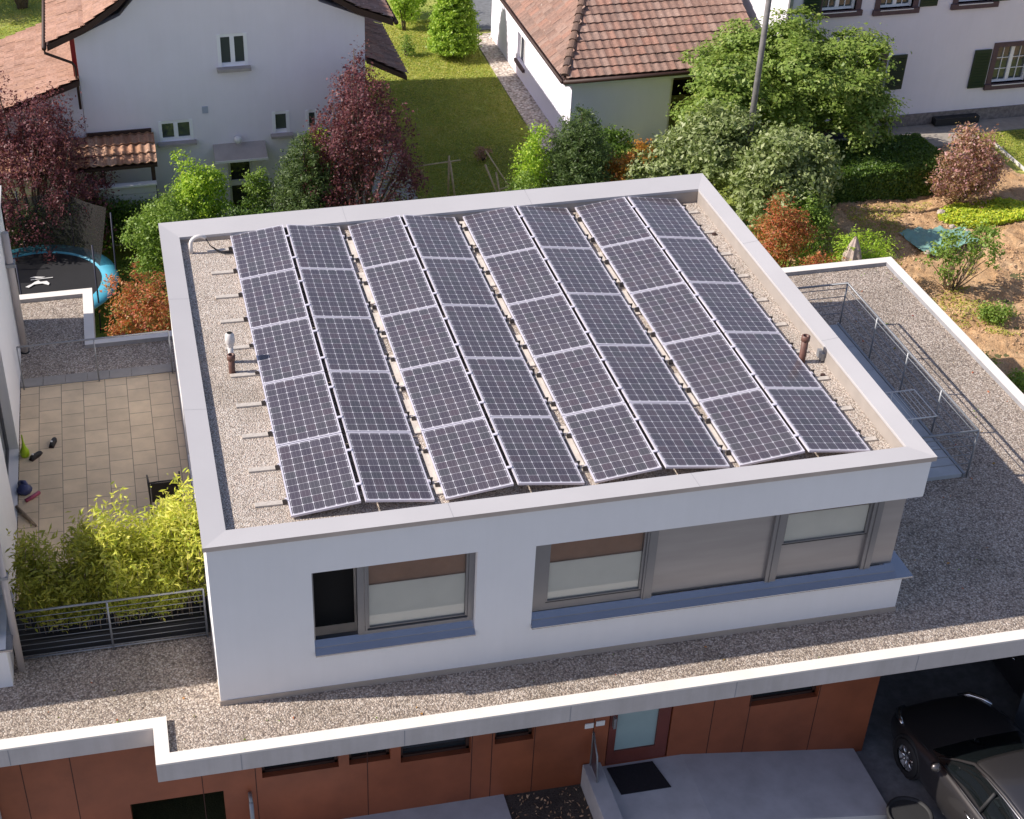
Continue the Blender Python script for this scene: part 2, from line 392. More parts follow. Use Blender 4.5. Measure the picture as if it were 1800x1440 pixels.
def stems(name, base, tips, r0, mat, parent, wig=.15):
    m = MB(); r = random.Random(name+str(base))
    for t in tips:
        b = Vector(base)+Vector((r.uniform(-.05, .05), r.uniform(-.05, .05), 0)); t = Vector(t); L = (t-b).length
        pts = [b+(t-b)*k/5+Vector((r.uniform(-1, 1), r.uniform(-1, 1), 0))*wig*L*.12*(0 < k < 5) for k in range(6)]
        m.tube(pts, [r0*(1-.8*k/5) for k in range(6)], 6)
    return m.build(name, mat, parent, True)

def shrub(name, label, cat, base, blobs, mat, clumps, per, sig, size, aspect=.55, group=None, stem_r=.03, nst=5, shell=.75, jitter=.9, crown='crown', trunkmat='bark', up=.5, flat=.8):
    root = thing(name, label, cat, base, group)
    r = random.Random(label)
    tips = [(b[0], b[1], b[2]) for b in r.sample(blobs, min(nst, len(blobs)))]
    stems('trunk' if 'tree' in name else 'stem', base, tips, stem_r, trunkmat, root)
    p, n = crown_points(blobs, clumps, per, sig, shell, flat, up)
    p[:, 2] = np.maximum(p[:, 2], base[2]+.02)
    leaves(crown, p, n, size, mat, root, aspect, jitter=jitter)
    return root

# ------------------------------------------------------------------ ground
ZB, ZF = -5.7, -6.1          # garden level behind, forecourt level in front
def fbm(x, y, seed=0, oct=5, f0=.6):
    r = np.random.default_rng(seed); out = np.zeros_like(x); a = 1.; f = f0
    T = r.random((64, 64))
    for o in range(oct):
        X, Y = x*f+17.3*o, y*f+5.1*o; i, j = np.floor(X).astype(int), np.floor(Y).astype(int)
        u, v = X-i, Y-j; u = u*u*(3-2*u); v = v*v*(3-2*v)
        g = lambda p, q: T[p % 64, q % 64]
        out += a*((g(i, j)*(1-u)+g(i+1, j)*u)*(1-v)+(g(i, j+1)*(1-u)+g(i+1, j+1)*u)*v-.5); a *= .55; f *= 2.07
    return out
m = MB()
ys = [(-300, ZF-.01), (6, ZF-.01), (9, ZB), (500, ZB)]
for (a, za), (b, zb) in zip(ys, ys[1:]): m.quad((-400, a, za), (400, a, za), (400, b, zb), (-400, b, zb))
tag(m.build('ground', 'ground'), kind='structure')

def grid_sheet(name, x0, x1, y0, y1, step, hfun, mat, keep=None):
    nx, ny = int((x1-x0)/step)+1, int((y1-y0)/step)+1
    X, Y = np.meshgrid(np.linspace(x0, x1, nx), np.linspace(y0, y1, ny)); Z = hfun(X, Y)
    me = bpy.data.meshes.new(name); V = np.stack([X, Y, Z], -1).reshape(-1, 3)
    idx = np.arange(nx*ny).reshape(ny, nx); F = np.stack([idx[:-1, :-1], idx[:-1, 1:], idx[1:, 1:], idx[1:, :-1]], -1).reshape(-1, 4)
    if keep is not None:
        cx = X[:-1, :-1]+step/2; cy = Y[:-1, :-1]+step/2; F = F[keep(cx, cy).ravel()]
    me.from_pydata(V.tolist(), [], F.tolist()); me.update(); me.polygons.foreach_set('use_smooth', [True]*len(me.polygons))
    me.materials.append(MT[mat]); o = bpy.data.objects.new(name, me); C.objects.link(o); return tag(o, kind='structure')

grid_sheet('lawn', -14, 16, 10, 60, .25, lambda x, y: ZB+.012+.02*fbm(x, y, 3), 'lawn', lambda x, y: ~((x > 11.75) & (y > 32.6)))
grid_sheet('lawn', 16.2, 40, 18.6, 40, .3, lambda x, y: ZB+.02+.02*fbm(x, y, 4), 'lawn')
def soilh(x, y):
    n = fbm(x, y, 8, 6, .9); r = np.abs(fbm(x, y, 9, 5, 1.7))
    c = np.abs(fbm(x, y, 10, 3, 4.2))
    return ZB+.05+.10*n+.20*np.clip(.25-r, 0, 1)+.16*np.clip(.22-c, 0, 1)+.05*np.sin(y*5.5+x*.6)*(y < 13)
grid_sheet('vegetable_bed', 15.7, 32, 3.5, 18.6, .055, soilh, 'soil')
m = MB(); m.box(11.75, 15.5, 32.7, 60, ZB-.1, ZB+.03); tag(m.build('driveway', 'asphalt'), kind='structure')
m = MB(); m.box(18.6, 24.0, 20.75, 21.5, ZB-.1, ZB+.10); m.box(18.6, 30, 21.5, 22.3, ZB-.1, ZB+.05)
tag(m.build('garden_path', plain('path_concrete', (.34, .30, .26), .9, 0, .15, 4, .1)), kind='structure')
m = MB(); m.box(22.6, 23.9, 17.0, 20.6, ZB-.1, ZB+.09); tag(m.build('garden_path', 'soil'), kind='structure')
m = MB(); m.prism([(11.35, 22.6), (12.3, 22.6), (12.3, 32.3), (11.5, 32.3)], ZB-.05, ZB+.05)
tag(m.build('gravel_strip', gravel('pebble_strip', 12)), kind='structure')
m = MB(); m.prism([(6.05, 20.4), (7.2, 20.4), (7.4, 24.5), (6.05, 24.5)], ZB-.05, ZB+.04); tag(m.build('paved_strip', 'concrete'), kind='structure')
m = MB(); m.box(-30, 40, -40, -1.55, ZF-.2, ZF+.006); m.box(10.5, 40, -1.55, 5.2, ZF-.2, ZF+.004); m.box(5.6, 10.5, -1.55, .0, ZF-.2, ZF+.008)
tag(m.build('driveway', 'asphalt'), kind='structure')
m = MB(); m.box(-3.2, 4.35, -1.55, .0, ZF-.2, -5.80); tag(m.build('forecourt', 'concrete'), kind='structure')
m = MB(); m.box(4.35, 5.62, -1.55, .0, ZF-.2, -5.84); tag(m.build('planting_bed', mat_ground('dark_bed_soil', [(.3, (.05, .04, .035)), (.7, (.11, .09, .075))], 3, 30, .7)), kind='structure')
# entrance ramp with kerb
m = MB(); m.prism([(5.92, -1.42), (7.3, -1.42), (10.35, -1.42), (10.35, 0), (7.3, 0), (5.92, 0)], ZF-.1, [-5.5, -5.5, -6.0, -6.0, -5.5, -5.5])
tag(m.build('entrance_ramp', 'concrete'), kind='structure')
m = MB(); m.box(5.62, 5.915, -1.5, -.02, ZF-.1, -5.36); tag(m.build('ramp_kerb', 'concrete', bevel=.01), kind='structure')

# ------------------------------------------------------------------ main house
def grav_z(x): return -.14-.0165*(x-.34)
def coping_frame(m, x0, x1, y0, y1, wl, wf, wb, wr, zo=0., zi=-.03, lip=.075, lm=None):
    O = [(x0, y0), (x1, y0), (x1, y1), (x0, y1)]; I = [(x0+wl, y0+wf), (x1-wr, y0+wf), (x1-wr, y1-wb), (x0+wl, y1-wb)]
    for k in range(4):
        a, b, c, d = O[k], O[(k+1) % 4], I[(k+1) % 4], I[k]
        m.quad((*a, zo), (*b, zo), (*c, zi), (*d, zi)); 
        if lm: lm.quad((*a, zo-lip), (*b, zo-lip), (*b, zo), (*a, zo))
        else: m.quad((*a, zo-lip), (*b, zo-lip), (*b, zo), (*a, zo))
        m.quad((*d, zi), (*c, zi), (*c, zi-.05), (*d, zi-.05)); m.quad((*b, zo-lip), (*a, zo-lip), (*d, zi-.05), (*c, zi-.05))
    return m
HW, HD = 10.53, 9.46
H = thing('modern_house', 'white flat-roofed house carrying the solar panels, with rust red cladding below its gravel terrace roof', 'house', (5.2, 4.5, ZF))
Z0 = -3.06
m = MB(); T = .29
m.wall((.044, .044), (1, 0), 10.442, 3.0, T, [(1.400, 3.745, -2.23, -.715), (4.590, 10.5, -2.26, -.745)], Z0)
m.wall((.044, HD-.044), (0, -1), HD-.088-T, 3.0, T, [(3.2, 5.6, -2.95, -.8)], Z0)
m.wall((10.486, .044+T), (0, 1), HD-.088-T, 3.0, T-.05, [(-.1, 1.1, -2.26, -.745), (4.0, 5.2, -2.95, -.8)], Z0)
m.wall((10.486-T+.05, HD-.044), (-1, 0), 10.442-2*T+.05, 3.0, T+.2, [], Z0)
m.box(.34, 10.23, .34, 8.92, -.75, -.45); m.box(.34, 10.23, .34, 8.92, Z0, -2.95)
m.build('upper_wall', 'wall', H)
m = MB(); m.box(.034, 10.50, .030, .043, Z0, -2.90); m.box(.030, .043, .043, HD-.05, Z0, -2.945); m.build('base_strip', 'plinth', H)
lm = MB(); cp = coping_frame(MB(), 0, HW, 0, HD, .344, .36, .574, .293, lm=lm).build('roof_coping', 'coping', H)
lm.build('coping_drip_edge', plain('lip_gravel_bounce', (.50, .42, .37), .5, 0, .12, 1.5), cp)  # brown light bounced off the gravel is put into the lip colour
m = MB()
CJ = []
for a in (3.3, 6.65):
    CJ.append(MB().quad((.003, a-.004, .0012), (.003, a+.004, .0012), (.344, a+.004, -.0288), (.344, a-.004, -.0288)))
    CJ.append(MB().quad((HW-.293, a-.004, -.0288), (HW-.293, a+.004, -.0288), (HW-.003, a+.004, .0012), (HW-.003, a-.004, .0012)))
for a in (3.42, 6.95):
    CJ.append(MB().quad((a-.003, .003, .0012), (a+.003, .003, .0012), (a+.003, .36, -.0288), (a-.003, .36, -.0288)))
    CJ.append(MB().quad((a-.003, HD-.574, -.0288), (a+.003, HD-.574, -.0288), (a+.003, HD-.003, .0012), (a-.003, HD-.003, .0012)))
for q in CJ: q.build('coping_joint', 'joint', cp)

m = MB(); xs = np.linspace(.344, 10.236, 12)
for a, b in zip(xs, xs[1:]): m.quad((a, .33, grav_z(a)), (b, .33, grav_z(b)), (b, 8.93, grav_z(b)), (a, 8.93, grav_z(a)))
m.box(.35, 10.2, .35, 8.9, -.44, -.42)
m.build('roof_gravel', 'gravel', H)
m = MB(); m.box(10.17, 10.2305, 3.08, 3.26, -.27, -.14)
m.build('roof_overflow', 'steel', H)
MB().quad((10.231, 8.88, -.34), (10.231, .36, -.34), (10.233, .36, -.078), (10.233, 8.88, -.078)).quad((10.231, 8.878, -.34), (.35, 8.878, -.34), (.35, 8.88, -.078), (10.231, 8.88, -.078)).build('parapet_lining', plain('lining_membrane', (.33, .29, .26), .7, 0, .08), H)

# reflective insulated pane: a thin sheet that both mirrors and lets the blind show
def mat_pane():
    t = NT('coated_glass_pane'); tr = t.n('BsdfTransparent'); gl = t.n('BsdfGlossy'); gl.inputs['Roughness'].default_value = .02
    tr.inputs[0].default_value = (.86, .86, .84, 1); gl.inputs[0].default_value = (.95, .95, .95, 1)
    fr = t.n('LayerWeight'); fr.inputs[0].default_value = .35; ms = t.n('MixShader')
    t.l(t.math('ADD', t.math('MULTIPLY', fr.outputs[0], .7), .05), ms.inputs[0]); t.l(tr.outputs[0], ms.inputs[1]); t.l(gl.outputs[0], ms.inputs[2])
    t.l(ms.outputs[0], t.t.nodes['Material Output'].inputs[0]); return t.m
MT['pane'] = mat_pane()
def glazed(parent, x0, x1, z0, z1, y, blind, name='window'):
    f = MB(); w = .035
    f.box(x0, x0+w, y-.03, y+.04, z0, z1); f.box(x1-w, x1, y-.03, y+.04, z0, z1); f.box(x0+w, x1-w, y-.03, y+.04, z0, z0+w); f.box(x0+w, x1-w, y-.03, y+.04, z1-w, z1)
    o = f.build(name, 'windowmetal', parent)
    g = MB(); g.box(x0+.008, x1-.008, y-.032, y-.0305, z0+.006, z0+.022); g.build('gasket', 'dark', o)
    MB().quad((x0+w, y, z0+w), (x1-w, y, z0+w), (x1-w, y, z1-w), (x0+w, y, z1-w)).build('pane', 'pane', o)
    b = MB(); zt = z0+w+(z1-z0-2*w)*blind; b.box(x0+w+.003, x1-w-.003, y+.012, y+.02, z0+w, zt); b.build('blind', 'blind', o)
    b = MB(); b.box(x0+.01, x1-.01, y+.045, y+.06, z0, z1); b.build('reflection_panel', 'brown_reflect', o)
    return o
# left window: one leaf open, one glazed
m = MB(); yf = .2
m.box(1.452, 1.475, yf-.04, yf+.06, -2.12, -.716); m.box(1.475, 2.09, yf-.04, yf+.06, -2.12, -2.09); m.box(2.09, 2.19, yf-.05, yf+.06, -2.12, -.716)
m.box(3.70, 3.787, yf-.05, yf+.06, -2.12, -.716); m.box(2.19, 3.70, yf-.05, yf+.06, -2.12, -2.02)
m.box(2.195, 2.225, yf-.06, yf-.05, -2.02, -.716)
wl = m.build('window', 'windowmetal', H)
MB().box(1.476, 2.089, yf+.25, yf+.27, -2.1, -.716).build('open_leaf_darkness', 'black', wl)
MB().box(1.476, 1.48, yf+.06, yf+.25, -2.1, -.716).build('reveal', 'black', wl)
glazed(H, 2.225, 3.699, -2.019, -.718, yf, .62)
def sillstrip(parent, x0, x1, yb, yo, z0, name='window_sill'):
    m = MB(); m.quad((x0, yo, z0), (x1, yo, z0), (x1, yb*.5, z0+.06), (x0, yb*.5, z0+.06)); m.quad((x0, yb*.5, z0+.075), (x1, yb*.5, z0+.075), (x1, yb, z0+.15), (x0, yb, z0+.15))
    m.quad((x0, yb*.5, z0+.06), (x1, yb*.5, z0+.06), (x1, yb*.5, z0+.075), (x0, yb*.5, z0+.075)); m.quad((x0, yo, z0-.025), (x1, yo, z0-.025), (x1, yo, z0), (x0, yo, z0))
    m.quad((x1, yo, z0-.025), (x0, yo, z0-.025), (x0, .043, z0-.025), (x1, .043, z0-.025))
    return m.build(name, 'sill', parent)
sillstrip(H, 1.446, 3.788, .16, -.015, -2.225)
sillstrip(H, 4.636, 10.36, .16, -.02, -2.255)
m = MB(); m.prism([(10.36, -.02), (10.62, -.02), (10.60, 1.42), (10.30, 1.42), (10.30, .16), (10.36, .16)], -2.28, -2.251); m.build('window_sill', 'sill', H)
m = MB(); m.quad((4.636, -.0215, -2.262), (10.6, -.0215, -2.262), (10.6, -.0215, -2.252), (4.636, -.0215, -2.252)); m.build('sill_edge', 'parapet', H)
# corner ribbon: jamb panel, pane, posts, two metal panels, pane, end panel
MB().box(4.64, 4.86, yf-.03, yf+.05, -2.12, -.746).box(4.86, 6.33, yf-.03, yf+.05, -2.12, -1.97).build('window_jamb', 'windowmetal', H)
for a, b, c in ((6.33, 6.49, 6.36), (8.27, 8.44, 8.33), (9.80, 9.96, 9.86)):
    MB().box(a, b, yf-.06, yf+.05, -2.12, -.746).box(c, c+.015, yf-.075, yf-.0601, -2.12, -.746).build('window_post', 'windowmetal', H)
m = MB(); PB = [(6.49, 8.27, yf, yf+.03, -2.12, -.746), (8.44, 9.80, yf-.001, yf+.03, -2.12, -1.455), (9.96, 10.33, yf, yf+.03, -2.12, -.746), (10.31, 10.34, yf+.03, 1.38, -2.12, -.746)]
t = NT('brushed_panel'); t.col(t.ramp(t.noise(t.coord((.4, .4, 3)), 2, 4).outputs[0], [(.3, (.36, .345, .35)), (.7, (.41, .395, .40))])); t.rough(.36); t.b.inputs['Metallic'].default_value = .7
for q in PB: MB().box(*q).build('metal_panel', t.m, H)
glazed(H, 4.861, 6.329, -1.969, -.748, yf, .60)
glazed(H, 8.441, 9.799, -1.454, -.748, yf, .80)

# lower roof (terrace level)
L = [(-15, -.30), (-.95, -.30), (-.95, -1.00), (15.52, -1.00), (15.52, 10.42), (.35, 10.42), (-1.47, 10.42), (-1.47, 12.47), (-15, 12.47)]
def inset(poly, d):
    n = len(poly); out = []
    for i in range(n):
        p0, p1, p2 = Vector(poly[i-1]), Vector(poly[i]), Vector(poly[(i+1) % n])
        a = (p1-p0).normalized(); b = (p2-p1).normalized(); na = Vector((-a.y, a.x)); nb = Vector((-b.y, b.x))
        out.append(tuple(p1+na*d+nb*d) if abs(a.dot(b)) < .5 else tuple(p1+na*d))
    return out
LI = inset(L, .20)
m = MB(); n = len(L)
m2 = MB(); m3 = MB()
for i in range(n):
    a, b, c, d = L[i], L[(i+1) % n], LI[(i+1) % n], LI[i]
    m.quad((*a, -2.9), (*b, -2.9), (*c, -2.905), (*d, -2.905)); m3.quad((*d, -2.905), (*c, -2.905), (*c, -3.1), (*d, -3.1))
    m.quad((*a, -2.93), (*b, -2.93), (*b, -2.9), (*a, -2.9))
    m2.quad((*a, -3.25), (*b, -3.25), (*b, -2.93), (*a, -2.93))
LR = m.build('parapet_top', 'parapet', H); m3.build('parapet_upstand', 'joint', H)
m2.poly([(*p, -3.25) for p in reversed(L)]); fs = m2.build('roof_edge', 'fascia', H)
for x in (.22, 2.54, 4.98, 7.5, 10.36, 12.8): MB().box(x-.006, x+.006, -1.003, -.98, -3.24, -2.935).build('edge_joint', 'joint', fs)
for x in (-2.97, -5.9): MB().box(x-.006, x+.006, -.303, -.28, -3.24, -2.935).build('edge_joint', 'joint', fs)
m = MB(); m.poly([(*p, -2.995) for p in inset(L, .195)]); m.build('lower_roof_gravel', 'gravel_low', H)
# terrace tiles, kerb row, planter
m = MB(); m.box(-2.90, .028, 2.55, 9.0, -3.05, -2.975); m.build('terrace_tiles', 'tiles', H)
ks = plain('kerb_stone', (.34, .31, .28), .8, 0, .1, 4)
for k in range(7): MB().box(-2.90+k*.418, -2.90+k*.418+.410, 9.003, 9.30, -3.05, -2.96).build('kerb_slab', ks, H)
m = MB(); m.box(-2.88, .02, 2.38, 2.54, -3.05, -2.72); m.box(-2.88, .02, 1.62, 1.66, -3.05, -2.72); m.box(-2.88, .02, 1.66, 2.38, -3.05, -2.80)
m.build('planter', 'dark', H)
# walkway slabs on the right
walk = plain('walkway_concrete', (.42, .44, .46), .8, 0, .1, 2)
for k in range(6): MB().box(10.56, 13.20, 3.0+k*.845, 3.0+k*.845+.835, -3.02, -2.92).build('walkway_slab', walk, H)
m = MB(); m.box(13.205, 13.25, 2.98, 8.08, -3.02, -2.90); m.build('walkway_edge', 'steel', H)

# ground floor
m = MB()
m.wall((-15, .0), (1, 0), 15.02, 2.9, .2, [(13.55, 14.95, -6.2, -4.75)], -6.15)  # opening cut in to stand for deep shade under the slab
GF = m.build('cladding', 'clad', H)
m = MB()
HO = [(.62, 1.55, -4.48+1.1, -3.45), (1.72, 2.42, -3.85, -3.45)]
m.wall((.02, .0), (1, 0), 10.49, 2.9, .25,
       [(.53, 1.70, -4.60, -3.5), (1.86, 2.50, -4.60, -3.5), (2.66, 3.76, -4.72, -3.5), (4.14, 4.76, -4.62, -3.5), (5.98, 7.02, -5.5, -3.26), (8.30, 9.46, -4.62, -3.5)], -6.15)
m.build('cladding', 'clad', H)
for x in (.45, 2.16, 3.80, 4.12, 4.80, 5.75, 7.72, 8.34, 9.5, -.35, -2.2, -2.9): MB().box(x-.006, x+.006, -.003, .0, -6.1, -3.26).build('cladding_joint', 'clad_gap', H)
for x0, x1, z0 in ((.55, 1.72, -4.6), (1.88, 2.52, -4.6), (2.68, 3.78, -4.72), (4.16, 4.78, -4.62), (8.32, 9.48, -4.62)):
    f = MB(); f.box(x0, x0+.05, .1, .16, z0, -3.5); f.box(x1-.05, x1, .1, .16, z0, -3.5); f.box(x0, x1, .1, .16, z0, z0+.05)
    w = f.build('window', 'brownwood', H); MB().quad((x0, .14, z0), (x1, .14, z0), (x1, .14, -3.5), (x0, .14, -3.5)).build('pane', 'glass', w)
f = MB(); f.box(6.02, 6.14, .02, .10, -5.5, -3.26); f.box(6.82, 7.02, .02, .10, -5.5, -3.26); f.box(6.14, 6.82, .02, .10, -5.5, -5.22); f.box(6.14, 6.82, .02, .10, -3.4, -3.26)
d = f.build('entrance_door', plain('door_frame_paint', (.16, .04, .03), .5), H)
MB().box(6.141, 6.819, .05, .07, -5.219, -3.401).build('door_pane', 'frost', d)
MB().box(6.06, 6.10, -.05, .019, -4.62, -4.40).build('door_handle', 'steel', d)
m = MB(); m.box(5.60, 5.74, -.02, -.004, -4.55, -4.45); m.build('number_plate', 'whiteplastic', H)
m = MB(); m.box(5.78, 5.92, -.02, -.004, -4.53, -4.43); m.build('number_plate', 'whiteplastic', H)
# dark opening (left) and carport (right)
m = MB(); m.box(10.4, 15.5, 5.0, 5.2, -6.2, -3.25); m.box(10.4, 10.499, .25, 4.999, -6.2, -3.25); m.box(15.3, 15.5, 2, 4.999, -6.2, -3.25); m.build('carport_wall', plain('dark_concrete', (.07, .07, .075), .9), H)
m = MB(); m.box(13.15, 13.42, -.45, -.1, -6.15, -3.25); m.build('carport_post', plain('post_paint', (.10, .12, .15), .6), H)
m = MB(); m.box(.3, 10.2, .5, 9.2, -6.15, -3.26); m.box(-14, .3, 2.6, 9.2, -6.15, -3.26); m.build('ground_floor_core', 'concrete', H)

# ------------------------------------------------------------------ solar panels
PX0, PY0, PP, PA, PG, PR, PZ, PS = 1.260, .564, 2.1757, .9758, .0693, .127, -.088, -.0115
pm_root = thing('solar_panel', '', 'solar panel')
wP, lP = .984, 1.654
f = MB()
a, b = wP/2, lP/2; w = .022; t0, t1 = -.036, 0
f.box(-a, -a+w, -b, b, t0, t1); f.box(a-w, a, -b, b, t0, t1); f.box(-a+w, a-w, -b, -b+w, t0, t1); f.box(-a+w, a-w, b-w, b, t0, t1)
f.build('frame', 'framealu', pm_root, bevel=0)
g = MB(); e = .016; x, y = a-w, b-w; g.quad((-x, -y, -.004), (x, -y, -.004), (x, y, -.004), (-x, y, -.004)); gl = g.build('cell_sheet', 'cells', pm_root)
uvl = gl.data.uv_layers.new(name='UVMap'); mx, my = e/(2*x-2*e)*1, e/(2*y-2*e)*1
for i, (u, v) in enumerate([(-mx, -my), (1+mx, -my), (1+mx, 1+my), (-mx, 1+my)]): uvl.data[i].uv = (u, v)
g = MB(); g.quad((-x, y, -.03), (x, y, -.03), (x, -y, -.03), (-x, -y, -.03)); g.build('backsheet', 'whiteplastic', pm_root)
for yy in (-.44, .38):       # mounting hardware moves with the panel: ridge bridge + low foot
    m = MB(); m.box(a-.004, a+.072, yy-.022, yy+.022, -.012, .004); m.box(a-.02, a+.01, yy-.018, yy+.018, -.16, -.036); m.build('ridge_clamp', 'framealu', pm_root)
    m = MB(); m.box(-a-.035, -a+.004, yy-.03, yy+.03, -.035, .004); m.build('edge_clamp', 'framealu', pm_root)
    m = MB(); m.box(-a-.075, -a-.01, yy-.045, yy-.032, -.055, .03); m.box(-a-.07, -a+.02, yy-.035, yy+.035, -.065, -.035); m.build('foot', 'footm', pm_root)
ang = math.asin(PR/.984)
rown = ['back', 'second', 'middle', 'fourth', 'front']
coln = ['first', 'second', 'third', 'fourth', 'fifth', 'sixth', 'seventh', 'eighth']
first = True; RJ = random.Random(3)
for i in range(4):
    for side in (0, 1):
        for k in range(5):
            o = pm_root if first else copy_tree(pm_root); first = False
            if side == 1:
                for ch in list(o.children):
                    if ch.name.startswith('ridge_clamp'): bpy.data.objects.remove(ch)
            xc = PX0+i*PP+(PA/2 if side == 0 else PA*1.5+PG); zc = PZ+PR/2+PS*(xc-PX0)
            o.location = (xc, PY0+.827+k*1.67, zc)
            s = math.atan(PS)
            if side == 0: o.rotation_euler = (RJ.uniform(-.002, .002), -ang-s+RJ.uniform(-.003, .003), 0)
            else: o.rotation_euler = (RJ.uniform(-.002, .002), -ang+s+RJ.uniform(-.003, .003), math.pi)
            c = i*2+side; r = 4-k
            tag(o, 'solar panel, %s column from the left, %s' % (coln[c], {0: 'at its front end', 1: 'second from the front', 2: 'in its middle', 3: 'second from the back', 4: 'at its back end'}[k]),
                'solar panel', 'solar panels on the flat gravel roof')

# mounting rails across the roof, ballast trays in the valleys
ry = []
for k in range(5): ry += [PY0+.827+k*1.67-.44, PY0+.827+k*1.67+.38]
m = MB()
def railmesh(y):
    m = MB(); x0, x1 = .80, 10.10
    for q in ((x0, x1),): m.prism([(x0, y-.045), (x1, y-.045), (x1, y+.045), (x0, y+.045)], [grav_z(x0)-.03, grav_z(x1)-.03]*1+[grav_z(x1)-.03, grav_z(x0)-.03], [grav_z(x0)+.028, grav_z(x1)+.028, grav_z(x1)+.028, grav_z(x0)+.028])
    return m
r0 = railmesh(0).build('mounting_rail', plain('gravelly_rail', (.50, .45, .40), .7, 0, .2, 20), None)
for k, y in enumerate(ry):
    o = r0 if k == 0 else copy_tree(r0); o.location = (0, y, 0)
    tag(o, 'flat metal mounting rail under the solar panels, number %d of ten counted from the front' % (k+1), 'mounting rail', 'mounting rails under the solar panels')
for i in range(3):
    xv = PX0+(i+1)*PP-.035; k = 0
    for y, L_ in ((.75, 1.05), (2.25, .9), (3.5, .95), (5.0, .8), (6.1, 1.1), (7.6, .95)):
        m = MB(); zz = grav_z(xv); m.box(-.055, .04, 0, L_, zz-.02, zz+.03)
        o = m.build('ballast_slab', 'ballast', None); o.location = (xv, y+.25*i % .5, 0); k += 1
        tag(o, 'pale ballast slab lying between solar panels in the %s valley, number %d from the front' % (['left', 'middle', 'right'][i], k), 'ballast slab', 'ballast slabs between the panel columns')
# roof pipes
def pipe(name, label, x, y, h, r, mat, capmat=None, cap=None):
    z = grav_z(x); t = thing(name, label, 'vent pipe', (x, y, z))
    m = MB(); m.lathe((x, y, z), [(r, -.02), (r, h), (r-.012, h), (r-.012, h-.25)], 20); m.build('pipe', mat, t, True)
    m = MB(); m.lathe((x, y, z), [(r+.004, h-.10), (r+.014, h-.09), (r+.014, h-.01), (r-.005, h)], 20); m.build('collar', mat, t, True)
    m = MB(); m.lathe((x, y, z), [(0.001, h-.2), (r-.012, h-.2)], 20); m.build('pipe_hole', 'black', t)
    return t
pipe('vent_pipe', 'brown vent pipe standing near the right parapet of the gravel roof', 9.88, 3.16, .50, .055, 'brownpipe')
pipe('vent_pipe', 'brown vent pipe at the left of the roof, in front of the white capped pipe', .84, 4.41, .34, .052, 'brownpipe')
t = pipe('vent_pipe', 'white capped vent pipe behind the left brown pipe', .86, 4.72, .40, .045, 'whitepipe')
m = MB(); m.lathe((.86, 4.72, grav_z(.86)), [(.05, .33), (.075, .37), (.08, .45), (.07, .52), (.045, .55)], 20); m.build('cap', 'whitepipe', t, True)
m = MB(); m.lathe((.86, 4.72, grav_z(.86)), [(.044, .551), (.001, .551)], 20); m.build('cap_hole', 'black', t)
z = grav_z(.5); t = thing('cable_gooseneck', 'bent pale grey cable duct rising from the gravel at the back left roof corner', 'cable duct', (.52, 8.45, z))
pts = [(.52, 8.45, z-.02)]+[(.52, 8.45, z+.16)]+[(.52+.15-.15*math.cos(a), 8.45+.02*a, z+.18+.13*math.sin(a)) for a in np.linspace(.2, 2.5, 9)]
MB().tube(pts, .035, 12).build('duct', 'whitepipe', t, True)
e0 = pts[-1]
for k in range(3): MB().tube([e0, (e0[0]+.08, e0[1]-.02, z+.1), (e0[0]+.2+.05*k, 8.38-.04*k, z+.02), (1.35, 8.33-.04*k, z+.015)], .009, 6).build('cable', 'dark', t, True)
for (x, y, s, lab) in ((10.08, 7.55, .05, 'small dark clod on the gravel beside the right parapet, near the back'), (10.05, 2.72, .045, 'small dark clod on the gravel beside the right parapet, near the front')):
    m = MB(); m.lathe((x, y, grav_z(x)), [(.001, -.01), (s, 0), (s*.8, s*.6), (.001, s*.8)], 9); tag(m.build('dirt_clod', 'brownwood', None), lab, 'clod')

# ------------------------------------------------------------------ railings, rack, terrace things
def railing(name, label, posts, zt, zb, horiz, rtop=.022, rpost=.016, rmid=.008, base_rail=False, group=None):
    """posts: list of (x,y); top rail at zt, thin rails at heights in horiz"""
    x0, y0 = posts[0]; t = thing(name, label, 'railing', (x0, y0, zb), group)
    P = lambda z: [(x, y, z) for x, y in posts]
    MB().tube(P(zt), rtop, 8).build('top_rail', 'steel', t, True)
    for x, y in posts: MB().tube([(x, y, zb), (x, y, zt)], rpost, 8).build('post', 'steel', t, True)
    for z in horiz: MB().tube(P(z), rmid, 6).build('wire', 'steel', t, True)
    if base_rail: MB().tube(P(zb+.08), rtop*.8, 8).build('bottom_rail', 'steel', t, True)
    return t
zr = [8.10, 6.78, 5.52, 4.26, 2.98]
railing('wire_railing', 'steel post and wire railing around the shaded walkway right of the white house', [(11.2, 8.11), (13.28, 8.10)]+[(13.28, y) for y in zr[1:]]+[(11.2, 2.98)], -2.0, -3.0, [-2.11, -2.30, -2.49, -2.68], .022, .017, .009)
railing('terrace_railing', 'thin grey railing at the back of the tiled terrace', [(-2.84, 8.94), (-1.43, 8.95), (-.03, 8.96)], -2.02, -2.97, [-2.93], .018, .014, .006)
railing('terrace_railing', 'horizontal bar railing in front of the bamboo planter', [(-2.80, 1.52), (-1.44, 1.52), (-.02, 1.52)], -2.03, -3.02, [-2.15-.107*k for k in range(8)], .018, .016, .006, True)
t = thing('drying_rack', 'small white wire clothes drying rack hanging inside the walkway railing', 'drying rack', (12.8, 4.3, -2.3))
m = MB().tube([(12.2, 4.75, -2.3), (13.06, 4.75, -2.3), (13.06, 3.9, -2.3), (12.2, 3.9, -2.3)], .014, 6); m.build('frame', 'whiteplastic', t, True)
for k in range(6): MB().tube([(12.50+.09*k, 4.75, -2.3), (12.50+.09*k, 3.9, -2.3)], .006, 5).build('line', 'whiteplastic', t, True)
